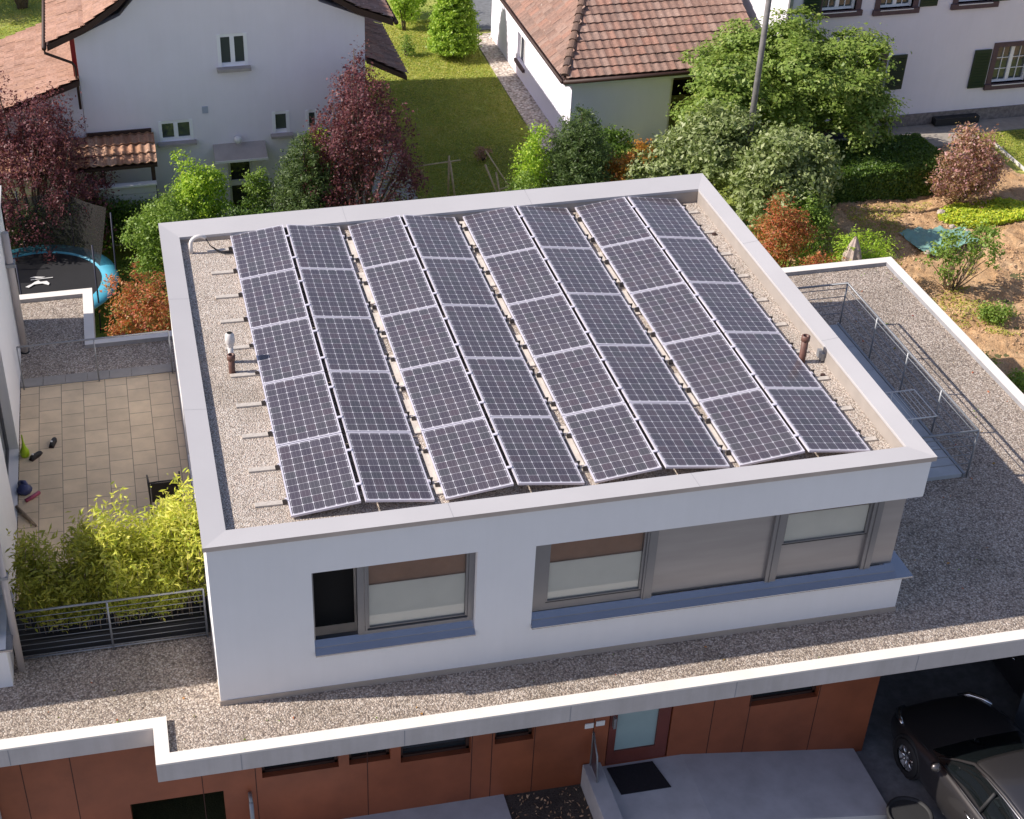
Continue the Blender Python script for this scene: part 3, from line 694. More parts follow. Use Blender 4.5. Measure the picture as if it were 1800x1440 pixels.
for y in (4.72, 3.93): MB().tube([(12.62, y, -2.3), (12.62, y+.0, -2.93)], .012, 6).build('leg', 'whiteplastic', t, True)

# shoes, bottle, toys, stick, chair on the terrace
def shoe(label, x, y, rot):
    t = thing('shoe', label, 'shoe', (x, y, -2.98), 'shoes left on the terrace', rot)
    m = MB(); prof = [(-.14, .035, .03), (-.12, .042, .075), (-.05, .040, .085), (0, .042, .06), (.06, .050, .05), (.11, .045, .042), (.14, .022, .025)]
    n = 10
    for yy, w, h in prof:
        for k in range(n): a = math.pi*k/(n-1); m.v.append((x+w*math.cos(a), y+yy, -2.955+h*math.sin(a)))
    for i in range(len(prof)-1):
        for k in range(n-1): m.f.append((i*n+k, i*n+k+1, (i+1)*n+k+1, (i+1)*n+k))
    m.build('upper', 'dark', t, True)
    MB().prism([(x-.045, y-.14), (x+.045, y-.14), (x+.055, y+.06), (x+.03, y+.145), (x-.03, y+.145), (x-.055, y+.06)], -2.979, -2.955).build('sole', 'brownwood', t)
    MB().lathe((x, y-.07, -2.868), [(.001, 0), (.02, .0), (.02, -.01)], 10).build('insole', 'whiteplastic', t)
shoe('black shoe lying nearest the neighbour wall on the beige terrace tiles', -2.61, 6.71, -.7)
shoe('black shoe lying further out on the beige terrace tiles', -2.31, 7.06, -.25)
t = thing('long_neck_bottle', 'lime green bottle with a long neck standing by the terrace wall', 'bottle', (-2.80, 6.78, -2.98))  # a plain bottle, it gives no light
MB().lathe((-2.80, 6.78, -2.98), [(.001, 0), (.07, .0), (.085, .05), (.08, .12), (.04, .2), (.018, .30), (.012, .46), (.001, .47)], 16).build('bottle', plain('lime_plastic', (.42, .62, .02), .35), t, True)
t = thing('toy_heap', 'small heap of dark blue and pink toys on the terrace by the wall', 'toys', (-2.75, 5.65, -2.98))
bl = plain('blue_plastic', (.05, .06, .16), .5); pk = plain('pink_plastic', (.35, .06, .12), .5)
MB().lathe((-2.80, 5.72, -2.98), [(.001, 0), (.12, .0), (.14, .06), (.08, .12), (.001, .13)], 9).build('blue_toy', bl, t, True)
MB().tube([(-2.88, 5.95, -2.95), (-2.80, 5.85, -2.88), (-2.76, 5.75, -2.9)], .05, 8).build('blue_toy', bl, t, True)
MB().tube([(-2.78, 5.42, -2.95), (-2.66, 5.5, -2.94), (-2.55, 5.62, -2.95)], .035, 8).build('pink_toy', pk, t, True)
m = MB().tube([(-2.93, 5.28, -2.94), (-2.80, 5.05, -2.95), (-2.72, 4.9, -2.94), (-2.60, 4.70, -2.95)], [.028, .034, .028, .02], 8)
tag(m.build('stick', 'wood', None, True, off=(-2.76, 5, -2.95)), 'light brown stick of wood lying on the terrace tiles', 'stick')
t = thing('garden_chair', 'black metal armchair on the terrace behind the bamboo', 'chair', (-.40, 4.6, -2.98), None, 0)
bk = plain('black_metal', (.012, .010, .010), .4); sx, sy, sz = -.42, 4.7, -2.98
MB().prism([(sx-.23, sy-.22), (sx+.23, sy-.22), (sx+.23, sy+.24), (sx-.23, sy+.24)], sz+.40, sz+.43).build('seat', bk, t)
MB().box(sx-.22, sx+.22, sy-.25, sy-.235, sz+.45, sz+.80).build('backrest', bk, t)
for s in (-1, 1):
    MB().tube([(sx+s*.26, sy-.25, sz), (sx+s*.25, sy-.22, sz+.4), (sx+s*.24, sy-.27, sz+.84)], .014, 8).build('leg', bk, t, True)
    MB().tube([(sx+s*.26, sy+.27, sz), (sx+s*.27, sy+.25, sz+.62), (sx+s*.25, sy-.0, sz+.66), (sx+s*.245, sy-.24, sz+.64)], .014, 8).build('armrest', bk, t, True)
MB().tube([(sx-.24, sy-.27, sz+.84), (sx-.1, sy-.30, sz+.87), (sx+.1, sy-.30, sz+.87), (sx+.24, sy-.27, sz+.84)], .014, 8).build('top_bar', bk, t, True)

# bamboo
def bamboo(label, x0, x1, y, zt, n, seed, mat):
    t = thing('bamboo', label, 'bamboo', ((x0+x1)/2, y, -2.8)); r = random.Random(seed); P = []; N = []
    m = MB()
    for k in range(n):
        g_ = k % 7; bx, by = min(x1, max(x0, x0+(x1-x0)*((g_*.618+.13*seed) % 1)+r.gauss(0, .11))), y+r.uniform(-.25, .3); h = (zt+2.8)*r.uniform(.55, 1.12)*(1-.12*(g_ % 3))+.12; lx, ly = r.uniform(-.18, .22), r.uniform(-.25, .35)
        f = lambda q: (bx+lx*q**2, by+ly*q**2, -2.8+h*q)
        m.tube([f(q) for q in (0, .33, .66, 1)], [.008, .007, .005, .002], 5, False)
        for q in np.linspace(.24, 1.02, 20):
            c = f(q); 
            for _ in range(11):
                P.append((c[0]+r.gauss(0, .09), c[1]+r.gauss(0, .09), c[2]+r.gauss(0, .05))); N.append((r.gauss(0, .4), r.gauss(0, .4), 1))
    m.build('cane', 'wood', t, True)
    leaves('foliage', np.array(P), np.array(N), .105, mat, t, .26, jitter=.7)
bamboo('dense yellow green bamboo, tinted brighter as sunlit, at the right end of the planter, touching the white house', -1.55, -.08, 2.05, -1.02, 115, 1, 'leaf_yellow')
bamboo('sparse bamboo tinted darker as shaded at the left end of the planter', -2.72, -1.6, 2.05, -1.35, 42, 2, 'leaf_bamboo')

# ------------------------------------------------------------------ neighbouring modern house (left edge)
N_ = thing('modern_house', 'white modern house cut by the left edge, its side wall along the tiled terrace', 'house', (-8, 6, ZF))
NX, NY0, NY1 = -2.92, 1.02, 11.6
m = MB()
m.wall((-14.5, NY0), (1, 0), NX+14.5, 3.0, .3, [(8.0, 12, -2.25, -.745)], Z0)
m.wall((NX, NY0+.3), (0, 1), NY1-NY0-.3, 3.0, .3, [(-.1, .9, -2.25, -.745), (3.55, 5.7, -2.97, -.78)], Z0)
m.wall((NX, NY1), (-1, 0), NX+14.5, 3.0, .3, [], Z0)
m.build('side_wall', 'wall', N_)
coping_frame(MB(), -14.55, NX+.044, NY0-.044, NY1+.044, .344, .36, .5, .3).build('roof_coping', 'coping', N_)
MB().quad((-14.2, 1.3, -.2), (NX-.24, 1.3, -.2), (NX-.24, 11.2, -.2), (-14.2, 11.2, -.2)).build('roof_gravel', 'gravel', N_)
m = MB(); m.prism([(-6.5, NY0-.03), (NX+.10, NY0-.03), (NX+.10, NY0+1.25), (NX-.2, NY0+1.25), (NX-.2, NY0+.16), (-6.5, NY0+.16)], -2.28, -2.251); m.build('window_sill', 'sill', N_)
m = MB(); m.box(-6.5, NX-.15, NY0+.17, NY0+.2, -2.2, -.75); m.box(NX-.18, NX-.15, NY0+.2, NY0+1.2, -2.2, -.75); m.build('window_glazing', 'glass', N_)
f = MB(); f.box(NX-.22, NX-.16, 4.88, 4.95, -2.96, -.79); f.box(NX-.22, NX-.16, 6.93, 7.0, -2.96, -.79); f.box(NX-.22, NX-.16, 5.9, 5.97, -2.96, -.79); f.box(NX-.22, NX-.16, 4.95, 6.93, -2.96, -2.90)
d = f.build('sliding_door', 'windowmetal', N_); MB().box(NX-.2, NX-.19, 4.95, 6.93, -2.90, -.79).build('pane', 'glass', d)
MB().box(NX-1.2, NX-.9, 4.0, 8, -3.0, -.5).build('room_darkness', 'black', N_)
pg = plain('pale_downpipe', (.46, .41, .39), .5, 0, .05)
d = MB().tube([(-2.84, 10.33, -.35), (-2.84, 10.33, -3.0)], .07, 14).build('downpipe', pg, N_, True); MB().box(-2.95, -2.74, 10.22, 10.44, -1.05, -.98).build('bracket', 'steel', d)
MB().lathe((-2.84, 10.33, -3.03), [(.09, 0), (.09, .05), (.071, .06)], 14).build('collar', 'dark', d)
d = MB().tube([(-2.80, 1.35, -.30), (-2.80, 1.35, -3.02)], .055, 14).build('downpipe', pg, N_, True)
MB().box(-2.9, -2.73, 1.29, 1.41, -1.2, -1.15).build('bracket', 'steel', d)
m = MB().tube([(-3.35, -.02, -3.25), (-3.35, -.06, -6.1)], .045, 12); tag(m.build('downpipe', pg, None, True, off=(-3.35, -.05, -6.1)), 'pale downpipe on the red cladding at the bottom left corner', 'downpipe')
m = MB().tube([(.34, -.18, -4.9), (.34, -.18, -6.1)], .035, 12); m.tube([(.34, -.18, -4.9), (.34, -.1, -4.86), (.34, -.02, -4.86)], .03, 8); tag(m.build('standpipe', 'steel', None, True, off=(.34, -.18, -6.1)), 'short grey pipe in front of the red cladding, bottom edge of the picture', 'pipe')

# ------------------------------------------------------------------ entrance things
m = MB(); m.prism([(6.08, -.62), (6.90, -.62), (6.78, -.06), (6.02, -.06)], -5.499, -5.482); tag(m.build('doormat', plain('doormat_rubber', (.012, .010, .014), .9, 0, .3, 30, .4), None, off=(6.4, -.3, -5.49)), 'black doormat in front of the frosted entrance door', 'doormat')
t = thing('door_side_rail', 'narrow glass and metal guard panel left of the entrance door', 'guard panel', (5.75, -.3, -5.36))
MB().tube([(5.74, -.05, -5.36), (5.74, -.05, -4.62), (5.74, -.30, -4.9), (5.74, -.42, -5.36)], .016, 8).build('rail', 'steel', t, True)
MB().poly([(5.745, -.06, -5.35), (5.745, -.40, -5.35), (5.745, -.29, -4.93), (5.745, -.06, -4.68)]).build('panel', plain('smoked_panel', (.08, .05, .06), .3), t)
t = thing('round_planter', 'round dark planter on the driveway at the bottom edge', 'planter', (10.5, -1.62, ZF))
MB().lathe((10.5, -1.62, ZF), [(.30, 0), (.34, .30), (.36, .32), (.33, .34), (.30, .30)], 32).build('pot', 'dark', t, True)
MB().lathe((10.5, -1.62, ZF+.29), [(.31, 0), (.001, .01)], 32).build('earth', 'dark', t)

# ------------------------------------------------------------------ cars
def car_paint():
    t = NT('dark_metallic_paint'); t.col((.075, .07, .073)); t.b.inputs['Metallic'].default_value = .7; t.rough(.34)
    t.b.inputs['Coat Weight'].default_value = 1; t.b.inputs['Coat Roughness'].default_value = .03; return t.m
MT['paint'] = car_paint()
MT['chrome'] = plain('satin_chrome', (.75, .75, .77), .2, 1, .02)
MT['carglass'] = glassmat('tinted_car_glass', (.006, .008, .009), .03)
def make_car(label, loc, rot, group):
    # local frame: nose +y, ground z=0
    root = thing('parked_car', label, 'car', (0, 0, 0), group)
    S = [  # y, halfwidth, hood/belt z, low z
        (2.16, .52, .52, .30), (2.10, .72, .60, .26), (1.95, .84, .68, .22), (1.6, .89, .76, .20), (1.2, .905, .83, .19), (.85, .91, .89, .19), (.5, .91, .93, .19), (.0, .915, .94, .19), (-.6, .915, .95, .19), (-1.2, .91, .96, .19), (-1.6, .90, .97, .20), (-1.95, .86, .97, .24), (-2.15, .76, .93, .30), (-2.22, .62, .85, .34)]
    m = MB(); K = 15
    for y, w, zb, zl in S:
        half = [(w*.94, zl), (w*.985, zl+.12), (w, zl+.28 if zb-zl > .4 else (zb+zl)/2), (w*.985, zb-.12), (w*.95, zb-.04), (w*.86, zb+.005), (w*.45, zb+.045), (0, zb+.06)]
        if w < .6: half = [(w*.9, zl), (w*.97, zl+.04), (w, zl+.09), (w*.98, zb-.08), (w*.93, zb-.04), (w*.8, zb), (w*.4, zb+.012), (0, zb+.02)]
        for x, z in half: m.v.append((x, y, z))
        for x, z in reversed(half[:-1]): m.v.append((-x, y, z))
    for i in range(len(S)-1):
        for k in range(K-1): m.f.append((i*K+k, (i+1)*K+k, (i+1)*K+k+1, i*K+k+1))
    m.f.append(tuple(reversed(range(K)))); m.f.append(tuple((len(S)-1)*K+k for k in range(K)))
    body = m.build('body', 'paint', root, True)
    sb = body.modifiers.new('s', 'SUBSURF'); sb.levels = sb.render_levels = 2
    # greenhouse
    G = [(.92, .74, .90, .0), (.30, .72, .93, .36), (.0, .70, .945, .46), (-.6, .68, .95, .50), (-1.2, .66, .96, .46), (-1.6, .64, .97, .34), (-2.02, .66, .96, .0)]
    g = MB()
    for y, wt, zb, h in G:
        wb = .80 if 0 < abs(y) < 1.9 else .72
        for x, z in ((wb, zb-.01), ((wb+wt)/2-.01, zb+h*.55), (wt-.05*(h > .1), zb+h*.93), (0, zb+h+.045*(h > .1)+.05*(h == 0)), (-wt+.05*(h > .1), zb+h*.93), (-(wb+wt)/2+.01, zb+h*.55), (-wb, zb-.01)): g.v.append((x, y, z))
    for i in range(len(G)-1):
        for k in range(6): g.f.append((i*7+k, (i+1)*7+k, (i+1)*7+k+1, i*7+k+1))
    gh = g.build('window_glass', 'carglass', root, True); s2 = gh.modifiers.new('s', 'SUBSURF'); s2.levels = s2.render_levels = 2
    r = MB(); RS = [(.16, .60, 1.375), (-.1, .60, 1.425), (-.6, .595, 1.458), (-1.15, .58, 1.435), (-1.5, .56, 1.375), (-1.66, .53, 1.33)]
    for y, w, z in RS:
        for x, dz in ((w, -.045), (w*.93, -.003), (w*.5, .028), (0, .038), (-w*.5, .028), (-w*.93, -.003), (-w, -.045)): r.v.append((x, y, z+dz))
    for i in range(len(RS)-1):
        for k in range(6): r.f.append((i*7+k, (i+1)*7+k, (i+1)*7+k+1, i*7+k+1))
    ro = r.build('roof', 'paint', root, True); s3 = ro.modifiers.new('s', 'SUBSURF'); s3.levels = s3.render_levels = 2
    sd = ro.modifiers.new('t', 'SOLIDIFY'); sd.thickness = .02
    for s in (-1, 1):
        MB().tube([(s*.80, .72, .935), (s*.70, .40, 1.18), (s*.625, .14, 1.345), (s*.615, -.2, 1.40), (s*.605, -.6, 1.425), (s*.59, -1.1, 1.405), (s*.575, -1.45, 1.34), (s*.63, -1.8, 1.16), (s*.70, -1.95, 1.02)], [.018, .022, .03, .032, .032, .032, .032, .04, .05], 8).build('roof_frame', 'paint', root, True)
        MB().tube([(s*.645, .10, 1.335), (s*.64, -.2, 1.378), (s*.632, -.6, 1.40), (s*.615, -1.1, 1.38), (s*.60, -1.42, 1.32)], .014, 6).build('roof_trim', 'chrome', root, True)
        MB().tube([(s*.845, .60, .945), (s*.85, 0, .965), (s*.85, -.8, .975), (s*.84, -1.5, .99)], .014, 6).build('window_trim', 'chrome', root, True)
        MB().tube([(s*.81, -.42, .96), (s*.675, -.46, 1.36)], .03, 6).build('door_pillar', 'dark', root, True)
        mm = MB().lathe((s*.98, .52, .98), [(.001, -.09), (.06, -.07), (.085, 0), (.07, .05), (.001, .06)], 12, 'x'); mm.tube([(s*.90, .52, .93), (s*.97, .52, .95)], .02, 6)
        mo = mm.build('wing_mirror', 'paint', root, True); MB().lathe((s*.99, .475, .99), [(.001, 0), (.055, 0)], 12, 'x').build('mirror_glass', 'chrome', mo)
        for y in (-.25, -1.1): MB().tube([(s*.918, y, .80), (s*.935, y-.05, .805), (s*.935, y-.14, .805), (s*.918, y-.18, .80)], .012, 6).build('door_handle', 'chrome', root, True)
        MB().tube([(s*.50, 2.13, .58), (s*.66, 2.04, .64), (s*.78, 1.86, .69), (s*.83, 1.68, .72)], [.03, .05, .045, .02], 8).build('headlight', 'pane' if False else 'chrome', root, True)
        MB().tube([(s*.83, 1.45, .80), (s*.845, .95, .885)], .006, 5).build('bonnet_seam', 'dark', root, True)
        for y in (1.30, -1.32):
            w = MB().lathe((s*.815, y, .33), [(.22, -.11), (.31, -.11), (.33, -.09), (.33, .09), (.31, .11), (.22, .11)], 28, 'x').build('wheel', 'dark', root, True)
            rr = MB().lathe((s*.815, y, .33), [(.22, .085*s), (.20, .095*s), (.19, .06*s), (.06, .04*s), (.045, .09*s), (.001, .095*s)], 28, 'x').build('rim', 'steel', w, True)
            sp = MB()
            for k in range(7):
                a = 2*math.pi*k/7; sp.tube([(s*(.815+.075), y+.04*math.cos(a), .33+.04*math.sin(a)), (s*(.815+.09), y+.205*math.cos(a), .33+.205*math.sin(a))], [.02, .014], 5)
            sp.build('spokes', 'chrome', w, True)
            MB().lathe((s*.80, y, .35), [(.335, .06*s), (.345, .112*s), (.372, .116*s), (.385, .06*s)], 28, 'x').build('wheel_arch', 'dark', root, True)
    MB().tube([(-.55, 2.12, .50), (0, 2.19, .49), (.55, 2.12, .50)], .02, 6).build('grille_bar', 'chrome', root, True)
    root.location = loc; root.rotation_euler = (0, 0, rot)
    return root
car = make_car('dark metallic car with chrome window trim, nose under the carport at the bottom right', (11.96, -1.78, ZF), math.radians(4), 'cars parked at the carport')
c2 = copy_tree(car); c2.location = (14.45, 1.2, ZF); c2.rotation_euler = (0, 0, 0); c2['label'] = 'dark car deep inside the carport behind its post, only a wheel showing'

# ------------------------------------------------------------------ tiled roofs
def roof_tiles(name, e0, e1, t0, t1, mat, parent, gauge=.33, width=.22, h=.03, lift=.045, seg=5, lap=.06):
    """tiles on the quad e0-e1 (eave) / t0-t1 (top); e0->e1 runs along the eave"""
    e0, e1, t0, t1 = map(Vector, (e0, e1, t0, t1)); U = (e1-e0).normalized()
    up_ = (t0-e0); V_ = (up_-U*up_.dot(U)); Hh = V_.length; V_.normalize(); Nn = U.cross(V_)
    if Nn.z < 0: Nn = -Nn
    a0, a1 = 0., (t0-e0).dot(U); b0, b1 = (e1-e0).dot(U), (t1-e0).dot(U)
    m = MB(); n = int(math.ceil(Hh/gauge)); r = random.Random(name)
    for i in range(n):
        s0 = i*gauge; s1 = min(s0+gauge+lap, Hh)
        q = (s0+.5*gauge)/Hh; lo = a0+(a1-a0)*min(q, 1); hi = b0+(b1-b0)*min(q, 1)
        k0 = math.floor(lo/width); k1 = math.ceil(hi/width)
        for k in range(k0, k1):
            x0, x1 = max(lo, k*width), min(hi, (k+1)*width)
            if x1-x0 < .02: continue
            base = len(m.v); j = r.uniform(-.006, .006)
            for row, (s, l) in enumerate(((s0, lift), (s1, 0))):
                for g in range(seg+1):
                    x = x0+(x1-x0)*g/seg; ph = (x/width-k)*2*math.pi
                    z = h*.5*(1+math.cos(ph+.6))+l+j
                    m.v.append(tuple(e0+U*x+V_*s+Nn*z))
            for g in range(seg+1): v = Vector(m.v[base+g]); m.v.append(tuple(v-Nn*.022))
            for g in range(seg): m.f.append((base+g, base+g+1, base+seg+2+g, base+seg+1+g)); m.f.append((base+2*seg+2+g, base+2*seg+3+g, base+g+1, base+g))
    return m.build(name, mat, parent)
def ridge_caps(p0, p1, parent, r=.11, L_=.36):
    p0, p1 = Vector(p0), Vector(p1); d = (p1-p0); n = int(d.length/L_); d.normalize(); m = MB(); sd = d.cross(Vector((0, 0, 1))).normalized(); uu = sd.cross(d)
    for i in range(n+1):
        a = p0+d*(i*L_-.03); b = p0+d*((i+1)*L_+.03); base = len(m.v)
        for p, rr, l in ((a, r*1.12, .03), (b, r*.9, .0)):
            for k in range(7): t = math.pi*k/6; m.v.append(tuple(p+sd*math.cos(t)*rr+uu*(math.sin(t)*rr*.8+l-.03)))
        for k in range(6): m.f.append((base+k, base+k+1, base+8+k, base+7+k))
        m.f.append(tuple(base+k for k in range(7)))
    return m.build('ridge_tiles', 'ridge', parent)
def house_window(parent, x0, x1, z0, z1, y, leaves_=2, sillw=.06, sill='wall_old', frame='frame_white', grid=0, sillh=.07, fw=.085):
    f = MB(); f.box(x0, x0+fw, y-.045, y+.06, z0, z1); f.box(x1-fw, x1, y-.045, y+.06, z0, z1); f.box(x0+fw, x1-fw, y, y+.06, z0, z0+fw); f.box(x0+fw, x1-fw, y, y+.06, z1-fw, z1)
    if leaves_ == 2: xm = (x0+x1)/2; f.box(xm-.055, xm+.055, y-.01, y+.06, z0+fw, z1-fw)
    if grid:
        xm = (x0+x1)/2
        for a, b in ((x0+fw, xm-.04), (xm+.04, x1-fw)):
            c = (a+b)/2; f.box(c-.009, c+.009, y+.012, y+.04, z0+fw, z1-fw)
            for k in range(1, 3): zz = z0+fw+(z1-z0-2*fw)*k/3; f.box(a, b, y+.014, y+.038, zz-.009, zz+.009)
    w = f.build('window', frame, parent)
    MB().quad((x0+fw, y+.04, z0+fw), (x1-fw, y+.04, z0+fw), (x1-fw, y+.04, z1-fw), (x0+fw, y+.04, z1-fw)).build('pane', 'oldglass', w)
    MB().box(x0-sillw, x1+sillw, y-.24, y-.02, z0-sillh, z0-.005).build('sill', sill, w)
    return w

# ------------------------------------------------------------------ old house, top left
A = thing('old_house', 'tall old white house with a tiled gable roof at the top left', 'house', (2.2, 24.9, ZB))
YL = 20.41
gab = [(-1.4, -5.75), (5.78, -5.75), (5.78, -.42), (4.7, .02), (4.6, .10), (2.2, 2.62), (-.2, .10), (-.3, .02), (-1.4, -.42)]
hol = [(2.05, 2.80, -1.43, -.59), (.41, 1.28, -3.31, -2.75), (3.32, 3.77, -3.33, -2.74), (4.19, 4.52, -3.33, -2.77), (2.10, 2.74, -5.7, -3.90)]
m = MB(); m.wall((-1.4, YL), (1, 0), 7.18, 5.33, .25, [(a+1.4, b+1.4, c, d) for a, b, c, d in hol], -5.75)
m.extr([(5.78, -.42), (4.65, .06), (2.2, 2.62), (-.25, .06), (-1.4, -.42)], 'y', YL, YL+.25)
m.box(-1.4, -1.15, YL+.25, 29.2, -5.75, -.42); m.box(5.53, 5.78, YL+.25, 29.2, -5.75, -.42); m.box(-1.15, 5.53, 28.95, 29.2, -5.75, -.42)
m.extr([(5.78, -.42), (4.65, .06), (2.2, 2.62), (-.25, .06), (-1.4, -.42)], 'y', 28.95, 29.2)
m.box(-1.15, 5.53, YL+.5, 28.9, -.5, -.43)
m.build('wall', 'wall_old', A)
yb, yf_ = 29.5, YL-.30
for s in (-1, 1):
    P = lambda dx, z, y: (2.2+s*dx, y, z)
    prof = [(4.26, -.42), (3.3, -.03), (2.45, .52), (0, 2.98)]
    for i in range(3):
        (d0, z0), (d1, z1) = prof[i], prof[i+1]
        a, b, c, d = P(d0, z0, yf_), P(d0, z0, yb), P(d1, z1, yf_), P(d1, z1, yb)
        roof_tiles('roof_tiles', a, b, c, d, 'suntile' if s < 0 else 'browntile', A, gauge=.30, width=.21)  # sunward slope pinker, far slope browner: sun and shade put into the colour
    th = [(2.2+s*d, z) for d, z in prof]+[(2.2+s*d, z-.16) for d, z in reversed(prof)]
    MB().extr([(x, z-.012) for x, z in th], 'y', yf_+.02, yb-.02).build('roof_board', 'brownwood', A)
    MB().tube([P(4.33, -.50, yf_-.02), P(4.33, -.50, yb)], .06, 8).build('gutter', 'brownwood', A, True)
ridge_caps((2.2, yf_, 3.0), (2.2, yb, 3.0), A)
MB().tube([(-2.13, yf_+.1, -.50), (-2.13, yf_+.1, -.66), (-1.52, yf_+.17, -.98), (-1.46, yf_+.2, -1.1), (-1.46, yf_+.2, -2.2)], .035, 8).build('downpipe', 'brownwood', A, True)
MB().box(-1.52, -1.405, YL-.0, YL+.10, -1.55, -.35).build('corner_board', 'redpipe', A)
w = house_window(A, 2.05, 2.80, -1.43, -.59, YL+.03, 2, .05, 'canopy', sillh=.08)
house_window(A, .41, 1.28, -3.31, -2.75, YL+.03, 2, .06, 'canopy')
house_window(A, 3.32, 3.77, -3.33, -2.74, YL+.03, 1, .06, 'canopy'); house_window(A, 4.19, 4.52, -3.33, -2.77, YL+.03, 1, .05, 'canopy')
MB().box(1.55, 1.70, YL-.02, YL-.001, -2.62, -2.44).build('vent_grille', plain('vent_paint', (.40, .44, .55), .6), A)
MB().prism([(1.75, YL-.55), (3.1, YL-.55), (3.1, YL-.001), (1.75, YL-.001)], [-3.78, -3.78, -3.60, -3.60], [-3.74, -3.74, -3.50, -3.50]).build('door_canopy', 'canopy', A)
MB().box(1.74, 3.11, YL-.57, YL-.551, -3.79, -3.73).build('canopy_edge', 'whiteplastic', A)
MB().lathe((2.4, YL-.15, -3.36), [(.001, .10), (.09, .08), (.11, 0), (.06, -.10), (.001, -.12)], 14).build('wall_lamp', 'whiteplastic', A, True)
f = MB(); f.box(2.10, 2.17, YL+.08, YL+.14, -5.7, -3.90); f.box(2.67, 2.74, YL+.08, YL+.14, -5.7, -3.90); f.box(2.17, 2.67, YL+.08, YL+.14, -3.97, -3.90); f.box(2.17, 2.67, YL+.08, YL+.14, -4.75, -4.6); f.box(2.17, 2.67, YL+.08, YL+.14, -5.7, -5.5)
d = f.build('garden_door', 'whiteplastic', A); MB().quad((2.17, YL+.12, -5.5), (2.67, YL+.12, -5.5), (2.67, YL+.12, -3.97), (2.17, YL+.12, -3.97)).build('pane', 'glass', d)
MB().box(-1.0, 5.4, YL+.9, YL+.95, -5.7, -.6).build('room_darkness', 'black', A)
# left lean-to
sl_ = lambda x: -1.40+.335*(x+1.40)
roof_tiles('lean_to_tiles', (-6.2, YL-.2, sl_(-6.2)), (-6.2, 25.2, sl_(-6.2)), (-1.41, YL-.2, sl_(-1.41)), (-1.41, 25.2, sl_(-1.41)), 'suntile', A, gauge=.30, width=.21)
MB().prism([(-6.2, YL-.19), (-1.41, YL-.19), (-1.41, 25.2), (-6.2, 25.2)], [sl_(-6.2)-.16, sl_(-1.41)-.16]*1+[sl_(-1.41)-.16, sl_(-6.2)-.16], [sl_(-6.2)-.02, sl_(-1.41)-.02, sl_(-1.41)-.02, sl_(-6.2)-.02]).build('lean_to_boards', 'brownwood', A)
m = MB(); m.extr([(-5.9, -5.75), (-1.41, -5.75), (-1.41, sl_(-1.41)-.17), (-5.9, sl_(-5.9)-.17)], 'y', YL+.02, 25.0); m.build('lean_to_wall', 'wall_old', A)
# right lean-to in shade
sr = lambda x: -1.42-.52*(x-5.79)
roof_tiles('porch_tiles', (6.84, 24.0, sr(6.84)), (6.84, YL-.2, sr(6.84)), (5.79, 24.0, sr(5.79)), (5.79, YL-.2, sr(5.79)), 'browntile', A, gauge=.3, width=.21)
MB().prism([(5.79, YL-.19), (6.83, YL-.19), (6.83, 24), (5.79, 24)], [sr(5.79)-.14, sr(6.83)-.14, sr(6.83)-.14, sr(5.79)-.14], [sr(5.79)-.02, sr(6.83)-.02, sr(6.83)-.02, sr(5.79)-.02]).build('porch_boards', 'brownwood', A)
# tiled porch roof along the front
a0, a1 = (-4.6, YL-1.02, -3.42), (.27, YL-1.02, -3.42)
roof_tiles('front_porch_tiles', a0, a1, (-4.6, YL-.03, -3.02), (.27, YL-.03, -3.02), 'terracotta', A, gauge=.34, width=.215, h=.05, lift=.055, seg=8)
MB().prism([(-4.6, YL-1.0), (.27, YL-1.0), (.27, YL-.03), (-4.6, YL-.03)], [-3.52, -3.52, -3.12, -3.12], [-3.44, -3.44, -3.04, -3.04]).build('front_porch_boards', 'brownwood', A)
MB().box(-1.4, .22, YL-.06, YL-.002, -3.0, -2.90).build('porch_flashing', 'brownwood', A)
for x in (-1.1, .15): MB().box(x-.05, x+.05, YL-.95, YL-.85, -5.7, -3.5).build('porch_post', 'brownwood', A)
t = thing('privacy_screen', 'white slatted screen with a wide top rail beneath the orange tiled porch roof', 'garden screen', (-.6, 19.3, ZB))
for k in range(8): MB().box(-1.36, .18, 19.33, 19.36, -5.6+.205*k, -5.42+.205*k).build('slat', 'whiteplastic', t)
MB().box(-1.38, .20, 19.22, 19.42, -3.93, -3.89).build('top_rail', 'whiteplastic', t)
for x in (-1.36, -.6, .14): MB().box(x, x+.04, 19.361, 19.41, ZB, -3.93).build('post', 'whiteplastic', t)

# ------------------------------------------------------------------ garage house, top centre
G_ = thing('garage_house', 'low white house with a brown clay tile hip roof at the top centre', 'house', (15, 27.5, ZB))
YG = 22.78
m = MB()
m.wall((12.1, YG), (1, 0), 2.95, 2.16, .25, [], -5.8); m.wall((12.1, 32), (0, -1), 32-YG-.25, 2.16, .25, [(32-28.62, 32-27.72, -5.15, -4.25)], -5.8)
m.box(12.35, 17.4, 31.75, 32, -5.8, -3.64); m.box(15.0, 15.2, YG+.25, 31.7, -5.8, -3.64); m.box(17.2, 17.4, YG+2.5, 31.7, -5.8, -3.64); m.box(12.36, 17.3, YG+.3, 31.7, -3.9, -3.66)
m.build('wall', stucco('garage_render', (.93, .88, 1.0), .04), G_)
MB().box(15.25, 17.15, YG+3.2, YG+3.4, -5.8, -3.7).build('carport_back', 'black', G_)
MB().box(12.02, 12.10, 27.65, 28.70, -5.25, -5.15).build('window_sill', 'purplestone', G_)
f = MB(); f.box(12.2, 12.24, 27.72, 27.80, -5.15, -4.25); f.box(12.2, 12.24, 28.54, 28.62, -5.15, -4.25); f.box(12.2, 12.24, 28.13, 28.2, -5.15, -4.25); w = f.build('window', 'whiteplastic', G_)
MB().box(12.225, 12.23, 27.8, 28.54, -5.15, -4.25).build('pane', 'glass', w)
